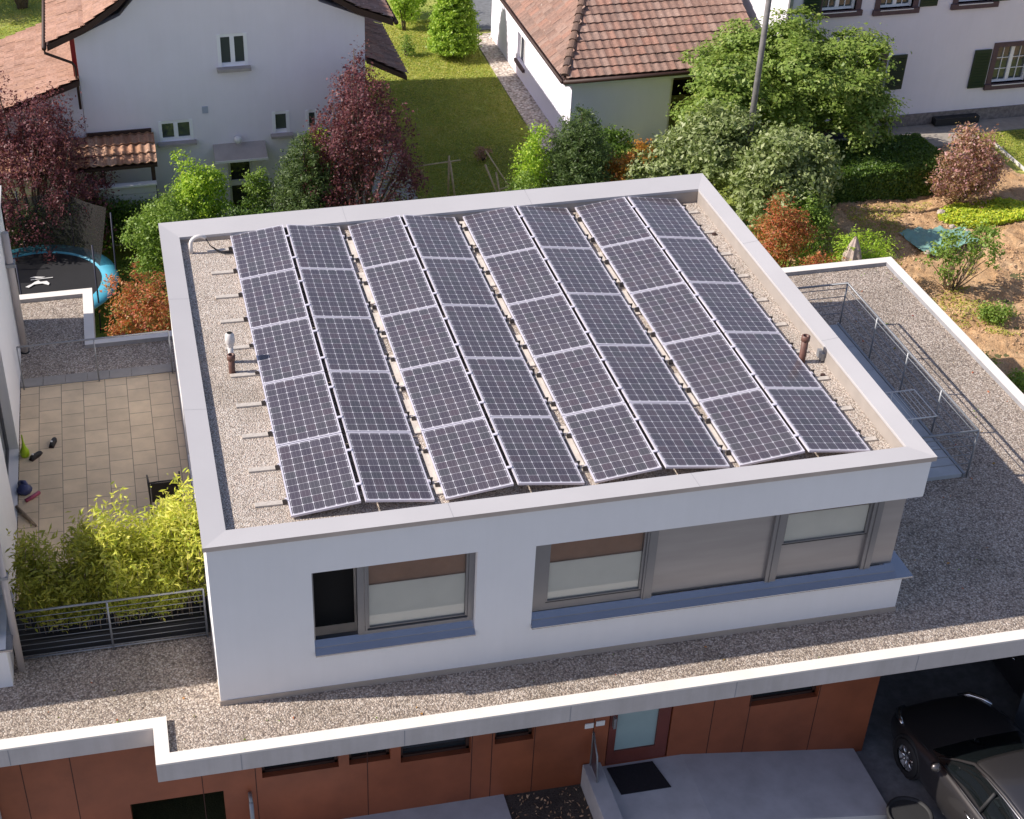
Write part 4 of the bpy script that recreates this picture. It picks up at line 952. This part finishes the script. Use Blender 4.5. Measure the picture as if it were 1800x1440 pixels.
m = MB(); m.box(11.80, 17.6, YG-.30, YG-.0, -3.60, -3.50); m.box(11.8, 12.1, YG, 32.2, -3.60, -3.50); m.build('soffit', 'wall', G_)
E0, E1, ze, zr_ = (11.74, YG-.34), (17.75, YG-.34), -3.36, -1.25
yr = YG-.34+4.95; xr = 11.74+2.3
roof_tiles('roof_tiles', (*E0, ze), (*E1, ze), (xr, yr, zr_), (17.75, yr, zr_), 'browntile', G_, gauge=.345, width=.235, h=.022, lift=.042)
roof_tiles('roof_tiles', (11.74, 32.35, ze), (*E0, ze), (xr, 32.35-4.95, zr_), (xr, yr, zr_), 'browntile', G_, gauge=.33, width=.235)
roof_tiles('roof_tiles', (17.75, 32.35, ze), (11.74, 32.35, ze), (17.75, 32.35-4.95, zr_), (xr, 32.35-4.95, zr_), 'browntile', G_, gauge=.345, width=.235)
ridge_caps((E0[0]+.05, E0[1]+.1, ze+.08), (xr, yr, zr_+.04), G_); ridge_caps((xr, yr, zr_+.05), (17.7, yr, zr_+.05), G_)
m = MB(); m.poly([(*E0, ze-.02), (*E1, ze-.02), (17.75, yr, zr_-.02), (xr, yr, zr_-.02)]); m.poly([(*E0, ze-.02), (xr, yr, zr_-.02), (xr, 32.35-4.95, zr_-.02), (11.74, 32.35, ze-.02)]); m.build('roof_board', 'brownwood', G_)
m = MB().tube([(E0[0]-.03, E0[1]-.05, ze-.07), (E1[0], E1[1]-.05, ze-.07)], .065, 8); m.build('gutter', 'brownwood', G_, True)
MB().tube([(E0[0]-.05, E0[1]-.03, ze-.07), (E0[0]-.05, 32.3, ze-.07)], .055, 8).build('gutter', 'brownwood', G_, True)
MB().box(15.1, 18.0, YG-.1, YG-.0, -3.75, -3.5).build('carport_beam', 'brownwood', G_)

# ------------------------------------------------------------------ house with green shutters, top right
R_ = thing('shuttered_house', 'large white house with green shutters and purple stone window surrounds at the top right', 'house', (24.5, 27, ZB))
YR = 22.38; XR0 = 18.2
wins = [(19.10, 20.12, -1.95, -.95), (20.86, 21.86, -2.0, -1.0), (23.25, 24.3, -2.0, -1.0), (24.88, 26.0, -4.55, -3.42), (20.3, 21.25, -4.45, -3.40)]
m = MB(); m.wall((XR0, YR), (1, 0), 12, 6.4, .35, [(a-XR0, b-XR0, c, d) for a, b, c, d in wins], -5.8)
m.box(XR0, XR0+.35, YR+.35, 33, -5.8, .6); m.box(XR0+.36, 30.2, 32.7, 33, -5.8, .6); m.box(29.9, 30.2, YR+.36, 32.69, -5.8, .6)
m.build('wall', 'wall_old', R_)
MB().box(XR0-.03, 30.25, YR-.05, YR-.001, -5.8, -5.30).build('stone_plinth', 'stone', R_)
for i, (a, b, c, d) in enumerate(wins):
    m = MB(); m.box(a-.16, a, YR-.03, YR+.12, c, d); m.box(b, b+.16, YR-.03, YR+.12, c, d); m.box(a-.16, b+.16, YR-.03, YR+.12, d, d+.14); m.box(a-.2, b+.2, YR-.09, YR+.12, c-.16, c)
    m.build('window_surround', 'purplestone', R_)
    house_window(R_, a, b, c, d, YR+.13, 2, 0, 'whiteplastic', grid=1, sillh=.03, fw=.06)
for a, c, d in ((18.52, -1.95, -.95), (22.07, -2.0, -1.0), (24.5-.17, -2.0, -1.0), (24.14, -4.62, -3.45), (19.6, -4.45, -3.4), (21.48, -4.45, -3.4), (26.25, -4.6, -3.42)):
    sh = MB().box(a, a+.52, YR-.06, YR-.02, c, d); s_ = sh.build('shutter', 'shutter', R_)
    m = MB()
    for k in range(12): zz = c+.06+(d-c-.12)*k/12; m.quad((a+.05, YR-.062, zz), (a+.47, YR-.062, zz), (a+.47, YR-.072, zz+.04), (a+.05, YR-.072, zz+.04))
    m.build('slats', 'shutter', s_)
MB().box(XR0-.12, XR0-.02, YR-.1, YR-.001, -5.7, .5).build('downpipe', 'steel', R_)
MB().box(19.3, 21.0, YR-.5, YR-.06, -5.7, -5.55).build('cellar_cover', plain('dark_blue_cover', (.015, .017, .035), .6), R_)
MB().box(23.2, 24.6, YR-.3, YR-.06, -5.62, -5.42).build('cellar_cover', 'MT' and MT['dark'], R_)
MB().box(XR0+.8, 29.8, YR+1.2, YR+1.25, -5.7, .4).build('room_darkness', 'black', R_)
roof_tiles('roof_tiles', (XR0-.5, YR-.7, .5), (30.6, YR-.7, .5), (XR0+3, 27.7, 4.2), (28, 27.7, 4.2), 'browntile', R_, gauge=.5, width=.3, seg=3)
roof_tiles('roof_tiles', (XR0-.5, 33.2, .5), (XR0-.5, YR-.7, .5), (XR0+3, 27.75, 4.2), (XR0+3, 27.7, 4.2), 'browntile', R_, gauge=.5, width=.3, seg=3)
MB().prism([(XR0-.5, YR-.7), (30.6, YR-.7), (30.6, 33.2), (XR0-.5, 33.2)], .44, .5).build('eaves_board', 'brownwood', R_)

# ------------------------------------------------------------------ trampoline
TX, TY, TZ = -2.86, 16.45, ZB+.82
t = thing('trampoline', 'round trampoline with black mat, blue edge pad and sagging grey safety net', 'trampoline', (TX, TY, ZB))
MB().lathe((TX, TY, TZ), [(1.52, 0), (.001, -.03)], 48).build('mat', plain('trampoline_mat', (.014, .014, .017), .8, 0, .1), t)
MB().lathe((TX, TY, TZ), [(1.90, -.02), (1.89, .03), (1.70, .045), (1.50, .02), (1.50, .0)], 48).build('edge_pad', plain('blue_pad', (.07, .34, .48), .5, 0, .08), t, True)
MB().lathe((TX, TY, TZ-.05), [(1.86, .02), (1.88, 0), (1.86, -.02), (1.84, 0), (1.86, .02)], 48).build('ring', 'steel', t, True)
angs = [math.radians(a) for a in (8, 62, 100, 150, 205, 262, 318)]
for a in angs:
    c, s = math.cos(a), math.sin(a)
    MB().tube([(TX+1.8*c, TY+1.8*s, ZB), (TX+1.86*c, TY+1.86*s, TZ), (TX+1.9*c, TY+1.9*s, TZ+1.55)], .02, 8).build('net_pole', plain('pole_sleeve', (.02, .022, .05), .6), t, True)
m = MB(); q = 40
for i in range(q+1):
    a = math.radians(20+150*i/q); sag = .16*abs(math.sin((i/q)*3*math.pi)); r = 1.9
    for h_, rr in ((0, 1.55), (.4, 1.66), (.95, 1.78), (1.50-sag, 1.9)): m.v.append((TX+rr*math.cos(a), TY+rr*math.sin(a), TZ+h_))
for i in range(q):
    for k in range(3): m.f.append((i*4+k, i*4+4+k, i*4+5+k, i*4+1+k))
nt = NT('net_mesh'); nt.col((.018, .017, .017)); tr = nt.n('BsdfTransparent'); ms = nt.n('MixShader'); ms.inputs[0].default_value = .72
nt.l(tr.outputs[0], ms.inputs[1]); nt.l(nt.b.outputs[0], ms.inputs[2]); nt.l(ms.outputs[0], nt.t.nodes['Material Output'].inputs[0])
m.build('safety_net', nt.m, t, True)
m = MB(); lx, ly, lz = -2.86, 16.48, TZ-.004
m.prism([(lx-.30, ly-.13), (lx-.22, ly-.18), (lx-.10, ly-.05), (lx+.1, ly-.04), (lx+.24, ly-.14), (lx+.26, ly-.06), (lx+.20, ly+.06), (lx+.05, ly+.05), (lx, ly+.13), (lx-.08, ly+.08), (lx-.16, ly-.02)], lz, lz+.006)
m.prism([(lx-.18, ly+.17), (lx+.34, ly+.20), (lx+.34, ly+.225), (lx-.18, ly+.20)], lz, lz+.006); m.prism([(lx-.20, ly+.29), (lx+.08, ly+.24), (lx+.16, ly+.27), (lx-.1, ly+.33)], lz, lz+.006)
m.build('mat_emblem', 'whiteplastic', t)

# ------------------------------------------------------------------ utility pole, parasol, stakes, tarp
pole_m = plain('weathered_pole', (.17, .16, .16), .8, 0, .2, 8)
t = thing('utility_pole', 'tall grey utility pole rising in front of the light green tree', 'pole', (15.28, 17.7, ZB))
MB().tube([(15.28, 17.7, ZB), (15.28, 17.7, 2.2)], [.085, .065], 14).build('pole', pole_m, t, True)
MB().lathe((15.28, 17.7, 2.2), [(.095, 0), (.07, .06), (.001, .09)], 14).build('pole_cap', 'steel', t, True)
t = thing('closed_parasol', 'closed beige garden parasol behind the back edge of the right gravel roof', 'parasol', (16.15, 13.1, ZB))
MB().tube([(16.15, 13.1, ZB), (16.15, 13.1, -3.88)], .022, 8).build('mast', 'wood', t, True)
m = MB(); K = 16
for z, r in ((-5.05, .13), (-4.7, .19), (-4.35, .17), (-4.1, .10), (-3.92, .03)):
    for k in range(K): a = 2*math.pi*k/K; rr = r*(1+.28*(k % 2)); m.v.append((16.15+rr*math.cos(a), 13.1+rr*math.sin(a), z+.05*(k % 4 == 0)))
for i in range(4):
    for k in range(K): m.f.append((i*K+k, i*K+(k+1) % K, (i+1)*K+(k+1) % K, (i+1)*K+k))
m.build('canopy', 'umbrella', t)
def stake(label, pts, r=.018):
    r *= 1.5
    m = MB().tube(pts, r, 6); tag(m.build('garden_stake', stk, None, True, off=pts[0]), label, 'stake', 'wooden garden stakes behind the house')
stk = plain('pale_stake_wood', (.62, .47, .30), .8, 0, .2, 10)
stake('long horizontal stake tied across the other garden stakes', [(6.7, 19.95, -4.44), (7.5, 20.0, -4.40), (8.25, 20.05, -4.38)], .014)
stake('upright stake with a reddish tip, tallest of the tied ones', [(7.92, 20.0, ZB), (7.93, 20.02, -4.22)])
stake('leaning stake beside the upright one with the reddish tip', [(8.1, 19.7, ZB), (7.95, 20.0, -4.35)])
stake('short horizontal stake low down in front of the dark shrubs', [(6.4, 19.0, -5.0), (8.0, 19.1, -4.98)], .012)
stake('left leaning stake of the loose right-hand bundle', [(9.35, 19.5, ZB), (8.92, 20.0, -4.55)])
stake('thin tall leaning stake of the right-hand bundle', [(9.9, 19.4, ZB), (8.95, 20.1, -4.2)], .013)
stake('crossed stake of the right-hand bundle', [(9.3, 19.3, ZB), (9.2, 19.9, -4.75)])
stake('right upright stake of the right-hand bundle', [(9.75, 19.5, ZB), (9.78, 19.6, -4.7)])
stake('low stake joining the right-hand bundle', [(9.2, 19.55, -5.1), (9.8, 19.6, -5.0)], .012)
tag(MB().tube([(19.4, 20.0, ZB), (19.55, 20.0, -4.0)], .045, 8).build('garden_post', 'wood', None, True, off=(19.4, 20, ZB)), 'weathered wooden post standing behind the clipped dark green hedge', 'post')
# tarp with stones
t = thing('tarpaulin', 'wrinkled pale turquoise tarpaulin spread over the brown soil', 'tarpaulin', (19.8, 15.3, ZB+.1))
m = MB(); nx, ny = 36, 20; rr = random.Random(2)
cor = [(18.95, 15.95), (20.75, 15.85), (20.72, 14.95), (19.1, 14.65)]
gx, gy = np.meshgrid(np.linspace(0, 1, nx), np.linspace(0, 1, ny)); hz = fbm(gx*4, gy*2, 77, 4, 1.6)
for j in range(ny):
    for i in range(nx):
        u, v = i/(nx-1), j/(ny-1); x = (cor[0][0]*(1-u)+cor[1][0]*u)*v+(cor[3][0]*(1-u)+cor[2][0]*u)*(1-v); y = (cor[0][1]*(1-u)+cor[1][1]*u)*v+(cor[3][1]*(1-u)+cor[2][1]*u)*(1-v)
        m.v.append((x+.05*hz[j, i]*(u in (0, 1)), y+.08*hz[j, i]*(j in (0, ny-1)), ZB+.20+.13*hz[j, i]))
for j in range(ny-1):
    for i in range(nx-1): m.f.append((j*nx+i, j*nx+i+1, (j+1)*nx+i+1, (j+1)*nx+i))
m.build('sheet', plain('turquoise_tarp', (.20, .36, .31), .5, 0, .12, 4), t, True)
def stone(label, x, y, s, mat='stonepale', z=None):
    r = random.Random(label); m = MB(); n = 8
    for h, q in ((-.3, .7), (.1, 1), (.5, .8), (.75, .35)):
        for k in range(n): a = 2*math.pi*k/n; w = s*q*r.uniform(.75, 1.15); m.v.append((x+w*math.cos(a), y+w*.8*math.sin(a), (z or ZB+.18)+s*h*r.uniform(.85, 1.1)))
    for i in range(3):
        for k in range(n): m.f.append((i*n+k, i*n+(k+1) % n, (i+1)*n+(k+1) % n, (i+1)*n+k))
    m.f.append(tuple(3*n+k for k in range(n))); tag(m.build('stone', mat, None, off=(x, y, (z or ZB+.15))), label, 'stone', 'pale stones weighing down the tarpaulin')
MT['stonepale'] = plain('pale_stone', (.52, .42, .36), .9, 0, .2, 10, .3)
stone('pale stone on the back edge of the turquoise tarpaulin, left one', 19.55, 15.95, .10); stone('pale stone on the back edge of the turquoise tarpaulin, right one', 20.45, 15.92, .09)
stone('pale stone at the right end of the turquoise tarpaulin', 20.68, 15.6, .10); stone('large pinkish stone on the soil behind the turquoise tarpaulin', 20.55, 16.7, .13); stone('pale stone at the front left corner of the turquoise tarpaulin', 19.15, 14.75, .10)

# ------------------------------------------------------------------ trees and shrubs
def spindly(c, w, h, n, seed, spread=.5):
    """upright flame-like lobes for plum trees and conifers: c = base centre"""
    r = random.Random(seed); out = []
    for k in range(n):
        a = r.uniform(0, 2*math.pi); q = math.sqrt(r.random())*spread*w; z = r.uniform(.28 if c[0] > 0 else .52, .95)
        e = 1-.75*(q/(spread*w+1e-6))**2; out.append((c[0]+q*math.cos(a), c[1]+q*math.sin(a), c[2]+h*z*e*.9+.1*h, w*.13, w*.13, h*.14))
    return out
# purple plum trees
for lab, c, w, h, sd, k in (('purple-leaved plum tree in front of the old house, behind the panel roof', (5.33, 18.7, ZB), 3.0, 5.1, 3, 1.5), ('purple-leaved plum tree at the left edge above the trampoline', (-2.85, 19.3, ZB), 3.6, 4.75, 4, 1.5)):
    B = [(c[0], c[1], c[2]+h*(.50 if c[0] > 0 else .64), w*.38, w*.38, h*(.26 if c[0] > 0 else .2)), (c[0], c[1], c[2]+h*.68, w*.28, w*.28, h*.18)]+spindly(c, w, h, 60, sd, .46)
    root = thing('plum_tree', lab, 'tree', c, 'purple plum trees')
    tips = [(b[0], b[1], b[2]+b[5]) for b in B[1:]]
    stems('trunk', c, tips[:24], .05, 'bark', root)
    p1, n1 = crown_points(B, int(470*k), 34, .085, .7, 1.6)
    leaves('crown', p1, n1, .075, 'leaf_plum', root, .5)
# maple-like light green tree
c = (17.35, 20.2, ZB); r = random.Random(12)
root = thing('garden_tree', 'broad light green tree with layered leaves in front of the shuttered house', 'tree', c)
B = []
for k in range(58):
    a = r.uniform(0, 2*math.pi); q = math.sqrt(r.random())*2.65; z = r.uniform(1.3, 4.1)*(1-.30*(q/2.65)**2)+.2
    B.append((c[0]+q*math.cos(a), c[1]+q*.75*math.sin(a), c[2]+z, r.uniform(.42, .9), r.uniform(.42, .8), r.uniform(.24, .42)))
stems('trunk', c, [(b[0], b[1], b[2]-.1) for b in B[:16]], .10, 'bark', root)
p1, n1 = crown_points(B, 2000, 46, .13, .8, .45, 1.2)
leaves('crown', p1, n1, .105, 'leaf_maple', root, .55, jitter=.55)
def bush(name, label, x, y, w, h, mat, clumps, per, sig, size, seed, depth=None, n=9, asp=.55, group=None, flat=.8, up=.5, sub=.5, z0=ZB, jitter=.9):
    d = depth or w*.8; c = (x, y, z0+h*.5); B = blob_cluster(c, w/2, d/2, h*.5, n, seed, sub)
    return shrub(name, label, 'shrub' if 'hedge' not in name else 'hedge', (x, y, z0), B, mat, clumps, per, sig, size, asp, group, flat=flat, up=up, jitter=jitter)
bush('laurel_bush', 'wide glossy laurel bush below the light green tree, behind the back right roof corner', 13.9, 17.7, 3.7, 3.2, 'leaf_laurel', 760, 34, .11, .13, 21, 2.2, 12, .42)
bush('laurel_bush', 'tall rounded laurel bush right of the back right roof corner', 15.6, 16.2, 2.6, 3.1, 'leaf_laurel', 640, 34, .11, .12, 22, 2.3, 10, .5)
bush('fire_thorn_bush', 'orange-leaved bush between the dark conifer and the laurel', 12.3, 18.0, 1.45, 2.3, 'leaf_orange', 320, 34, .08, .07, 23, 1.2)
bush('bright_bush', 'bright yellow-green bush in front of the old house garden door', 1.2, 18.4, 1.45, 2.9, 'leaf_bright', 260, 34, .085, .075, 24, 1.3, 10, .5, up=.8)
bush('olive_bush', 'small olive green bush between the bright bush and the dark yew', 2.75, 18.9, .85, 2.05, 'leaf_mid', 130, 34, .07, .06, 25)
def conifer(name, label, x, y, w, h, mat, seed, n=900, size=.085, asp=.28, fat=.8):
    c = (x, y, ZB); root = thing(name, label, 'conifer', c); r = random.Random(seed); P = []; N = []
    MB().tube([c, (x, y, ZB+h*.95)], [.07, .01], 8).build('trunk', 'bark', root, True)
    for k in range(n):
        f = math.sqrt(r.random()); z = h*(1-f)*.97+.03*h; R = w/2*(f**fat)*r.uniform(.75, 1.15); a = r.uniform(0, 2*math.pi)
        for j in range(26):
            q = r.uniform(.35, 1.0); P.append((x+R*q*math.cos(a)+r.gauss(0, .04), y+R*q*math.sin(a)+r.gauss(0, .04), ZB+z+q*R*.35-.05+r.gauss(0, .035))); N.append((.4*math.cos(a), .4*math.sin(a), 1))
    leaves('crown', np.array(P), np.array(N), size, mat, root, asp, jitter=.8); return root
conifer('yew_tree', 'dark green yew left of the purple plum tree', 3.85, 18.3, 2.4, 3.3, 'leaf_yew', 31, 1200, .085, .28, .55)
bush('low_bush', 'low dark bush at the foot of the garage wall behind the orange bush', 12.6, 21.5, 2.6, 1.1, 'leaf_hedge', 260, 32, .09, .08, 131, 1.4)
conifer('yew_tree', 'dark spiky conifer in front of the low garage house corner', 10.95, 18.3, 2.7, 3.35, 'leaf_yew', 32, 1300, .085, .28, .55)
bush('climbing_shrub', 'thin bright green shrub against the old house wall beside the plum tree', 4.45, 19.6, .85, 2.9, 'leaf_bright', 110, 30, .09, .08, 26, .6)
bush('light_bush', 'light green wispy bush left of the dark spiky conifer', 9.75, 18.5, 1.1, 2.75, 'leaf_bright', 150, 26, .10, .065, 27)
bush('light_bush', 'lower light green bush at the foot of the wispy one', 9.2, 17.6, 1.3, 2.0, 'leaf_mid', 170, 30, .09, .065, 28)
bush('low_bush', 'dark low bush below the purple plum tree', 6.5, 17.4, 2.2, 1.55, 'leaf_yew', 220, 32, .09, .07, 29, 1.3)
bush('low_bush', 'dark low bush behind the middle of the back roof edge', 8.0, 17.2, 1.5, 1.3, 'leaf_hedge', 150, 32, .09, .07, 30, 1.2)
bush('leafy_hedge', 'loose dark green hedge between the trampoline and the old house', -1.7, 18.95, 5.2, 1.9, 'leaf_hedge', 700, 34, .11, .075, 33, 1.0, 16, .55, sub=.35)
bush('leafy_bush', 'mid green bush between the hedge and the back left roof corner', .05, 16.6, 1.4, 2.65, 'leaf_mid', 300, 34, .09, .07, 34, 1.5)
bush('leafy_bush', 'mid green bush just behind the back left roof corner', .7, 18.0, 1.6, 2.2, 'leaf_mid', 240, 34, .09, .07, 35, 1.3)
bush('leafy_bush', 'shadowed green bush left of the yew, behind the roof edge', 2.3, 17.6, 2.0, 1.7, 'leaf_hedge', 220, 34, .09, .07, 36, 1.2)
bush('photinia_bush', 'orange-red photinia bush left of the white house, behind the small gravel roof', -.5, 12.9, 1.75, 2.7, 'leaf_photinia', 420, 34, .085, .075, 37, 2.6, 11, .42, group='red photinia bushes', up=.9)
bush('photinia_bush', 'orange-red photinia bush right of the white house roof corner', 14.75, 13.9, 1.5, 2.55, 'leaf_photinia', 300, 34, .08, .07, 38, 1.3, 9, .42, group='red photinia bushes', up=.9)
bush('photinia_bush', 'smaller reddish photinia bush left of the green juniper', 15.2, 12.3, 1.3, 2.0, 'leaf_photinia', 220, 34, .08, .065, 39, 1.2, 8, .42, group='red photinia bushes', up=.9)
bush('garden_bush', 'dark green bush between the photinia and the brown soil', 15.9, 15.0, 1.6, 2.0, 'leaf_mid', 260, 34, .08, .06, 40, 1.3)
bush('juniper_bush', 'fresh green spreading juniper beside the closed parasol', 16.55, 13.5, 1.75, 1.85, 'leaf_bright', 300, 32, .09, .07, 41, 1.4, 10, .3, flat=.5, up=.9)
bush('rhododendron', 'rhododendron bush with pinkish brown leaves beside the clipped hedge', 21.45, 17.4, 1.9, 2.25, 'leaf_rhodo', 360, 32, .09, .075, 42, 1.5, 10, .5)
conifer('thuja_bush', 'dense rounded bright green thuja on the lawn behind', 10.47, 30.6, 1.75, 2.9, 'leaf_thuja', 43, 1500, .075, .6, .5)
bush('wild_bush', 'light green bush at the top edge left of the thuja', 9.35, 33.2, 1.0, 2.4, 'leaf_thuja', 180, 28, .1, .08, 44)
bush('wild_bush', 'yellowish green bush between the thuja and the other bush at the top', 9.75, 34.3, 1.7, 1.8, 'leaf_bright', 220, 28, .1, .08, 45)
bush('small_shrub', 'tiny pale shrub on the lawn right of the old house', 8.95, 30.9, .6, .7, 'leaf_mid', 40, 26, .05, .05, 46)
bush('dead_shrub', 'tiny dark shrub standing in the shaded lawn', 9.55, 22.6, .45, .5, 'leaf_rhodo', 30, 22, .05, .05, 47)
# clipped hedge
root = thing('clipped_hedge', 'clipped dark green box hedge with a flat sunlit top, in front of the garden path', 'hedge', (19.4, 18.8, ZB))
P = []; N = []
for k in range(52000):
    f = rng.random(); x, y, z = rng.uniform(17.3, 21.3), rng.uniform(17.9, 19.8), ZB+rng.uniform(0, 1.0)
    if f < .42: z = ZB+1.0+rng.normal(0, .03); n_ = (0, 0, 1)
    elif f < .80: y = 17.9+rng.normal(0, .04); n_ = (0, -1, .3)
    elif f < .9: x = 17.3+rng.normal(0, .04); n_ = (-1, 0, .3)
    else: x = 21.3+rng.normal(0, .04); n_ = (1, 0, .3)
    P.append((x, y, z)); N.append(n_)
leaves('foliage', np.array(P), np.array(N, float), .07, 'leaf_hedge', root, .6)
MB().box(17.4, 21.2, 18.0, 19.7, ZB, ZB+.93).build('inner_twigs', 'brownwood', root)
# bare sapling on the soil
c = (18.9, 13.0, ZB); root = thing('sapling', 'young bare-stemmed sapling with sparse leaves on the soil', 'sapling', c); r = random.Random(50)
B = [(c[0]+r.uniform(-.75, .8), c[1]+r.uniform(-.5, .5), c[2]+r.uniform(.6, 1.65), .2, .2, .17) for _ in range(24)]
stems('stem', c, [(b[0], b[1], b[2]) for b in B], .022, 'wood', root, .3)
p1, n1 = crown_points(B, 150, 16, .08, .5); leaves('crown', p1, n1, .08, 'leaf_mid', root, .55)
# tree at the far top left
c = (-3.6, 38.2, ZB); root = thing('fruit_tree', 'small tree with a pale trunk on the lawn in the top left corner', 'tree', c)
B = blob_cluster((c[0], c[1], c[2]+3.2), 1.6, 1.4, 1.2, 8, 51)
stems('trunk', c, [(b[0], b[1], b[2]) for b in B], .16, 'bark', root)
p1, n1 = crown_points(B, 260, 30, .16); leaves('crown', p1, n1, .11, 'leaf_mid', root)
c = (-7.2, 38.5, ZB); root = thing('fruit_tree', 'tree beyond the top left corner casting a dark shade on the lawn', 'tree', c)
B = blob_cluster((c[0], c[1], c[2]+2.6), 2.2, 2.0, 2.0, 8, 52)
stems('trunk', c, [(b[0], b[1], b[2]) for b in B], .16, 'bark', root)
p1, n1 = crown_points(B, 320, 30, .16); leaves('crown', p1, n1, .12, 'leaf_hedge', root)

# ------------------------------------------------------------------ grass, weeds, clods
def blades(name, N, area, h, mat, zf=None, keep=None, size=.09, asp=.22, kind='stuff'):
    x = rng.uniform(area[0], area[1], N); y = rng.uniform(area[2], area[3], N)
    if keep is not None: k = keep(x, y); x, y = x[k], y[k]
    z = (zf(x, y) if zf else np.full(len(x), ZB+.02))+rng.uniform(.2, 1, len(x))*h
    o = leaves(name, np.stack([x, y, z], 1), np.tile([-.4, -.1, 1.2], (len(x), 1)), size, mat, None, asp, off=(0, 0, 0)); return tag(o, kind=kind)
def patch(x, y, s, th): return fbm(x, y, s, 4, .8) > th
notgarage = lambda x, y: ~((x > 11.4) & (y > 22.5)) & ~((x > -1.4) & (x < 6) & (y > 20.3))
tag(blades('grass', 90000, (6.0, 12.1, 18.8, 34), .03, 'leaf_grass', keep=lambda x, y: notgarage(x, y), size=.075), 'short patchy grass covering the back lawn')
tag(blades('grass', 30000, (-9, -1.2, 24, 46), .04, 'leaf_grass', keep=lambda x, y: (y > 25.3), size=.10), 'grass behind the old house lean-to')
tag(blades('grass', 26000, (22.0, 30, 16.5, 21.4), .04, 'leaf_grass', keep=lambda x, y: (x > 24.3-.12*(y-20)), size=.08), 'grass strip in front of the shuttered house')
tag(blades('weeds', 24000, (20.4, 23.4, 15.9, 17.3), .16, 'leaf_weed', soilh, lambda x, y: ((x-21.9)**2/2.2+(y-16.5)**2/.45 < 1), .075, .5), 'yellow-green low ground cover below the rhododendron')
tag(blades('weeds', 60000, (15.7, 25, 4, 17.5), .07, 'leaf_grass', soilh, lambda x, y: patch(x, y, 61, .20) | ((x < 17.6) & patch(x, y, 62, -.05)), .065, .35), 'scattered weeds and grass tufts on the brown soil')
tag(blades('soil_clods', 14000, (15.7, 25, 4, 18.4), .03, 'leaf_soil', soilh, lambda x, y: patch(x, y, 63, -.1), .05, .8), 'loose crumbs of soil on the vegetable bed')
tag(blades('fallen_leaves', 240, (4.4, 5.6, -1.5, -.05), .03, 'leaf_soil', lambda x, y: np.full(len(x), -5.84), None, .06, .4), 'dry leaves on the dark planting bed')
tag(blades('low_ground_cover', 9000, (-3, 14, 14.5, 18.6), .12, 'leaf_hedge', None, lambda x, y: patch(x, y, 64, -.1), .09, .5), 'dark ground cover beneath the shrubs')
for k, (x, y, s) in enumerate(((17.6, 9.6, .55), (18.0, 8.4, .7), (19.2, 11.5, .5), (17.0, 11.0, .4))):
    bush('weed_clump', ['dark green weed clump on the soil near the roof edge, larger', 'dark green weed clump on the soil near the roof edge, frontmost', 'weed clump in the furrow right of the sapling', 'weed clump just behind the right roof edge'][k], x, y, s*1.6, s, 'leaf_mid', 60, 26, .07, .06, 70+k)
tag(MB().prism([(24.30, 20.7), (24.35, 20.7), (24.27, 18.4), (24.22, 18.4)], ZB-.05, ZB+.10).build('lawn_edging', 'parapet', None, off=(24.3, 19, ZB)), 'narrow pale edging board between the soil path and the right lawn', 'edging')

tag(blades('fallen_leaves', 420, (-10, 15.3, -.95, 10.2), .0, 'leaf_photinia', lambda x, y: np.full(len(x), -2.985), lambda x, y: ~((x > -.1) & (x < 10.6) & (y > -.02)) & ~((x < .1) & (y > 1)) & ~((x < -.75) & (y < -.08)), .05, .6), 'few small dry leaves scattered on the lower gravel roof')
tag(blades('moss', 2600, (-2.8, 15.3, -.8, 10.2), .012, 'leaf_mid', lambda x, y: np.full(len(x), -2.99), lambda x, y: ~((x > -.1) & (x < 10.6) & (y > -.02)) & ~((x < .1) & (y > 1)) & ~((x < -.75) & (y < -.08)) & (fbm(x, y, 91, 4, 1.5) > .30), .035, .7), 'thin moss tufts in the lower roof gravel')
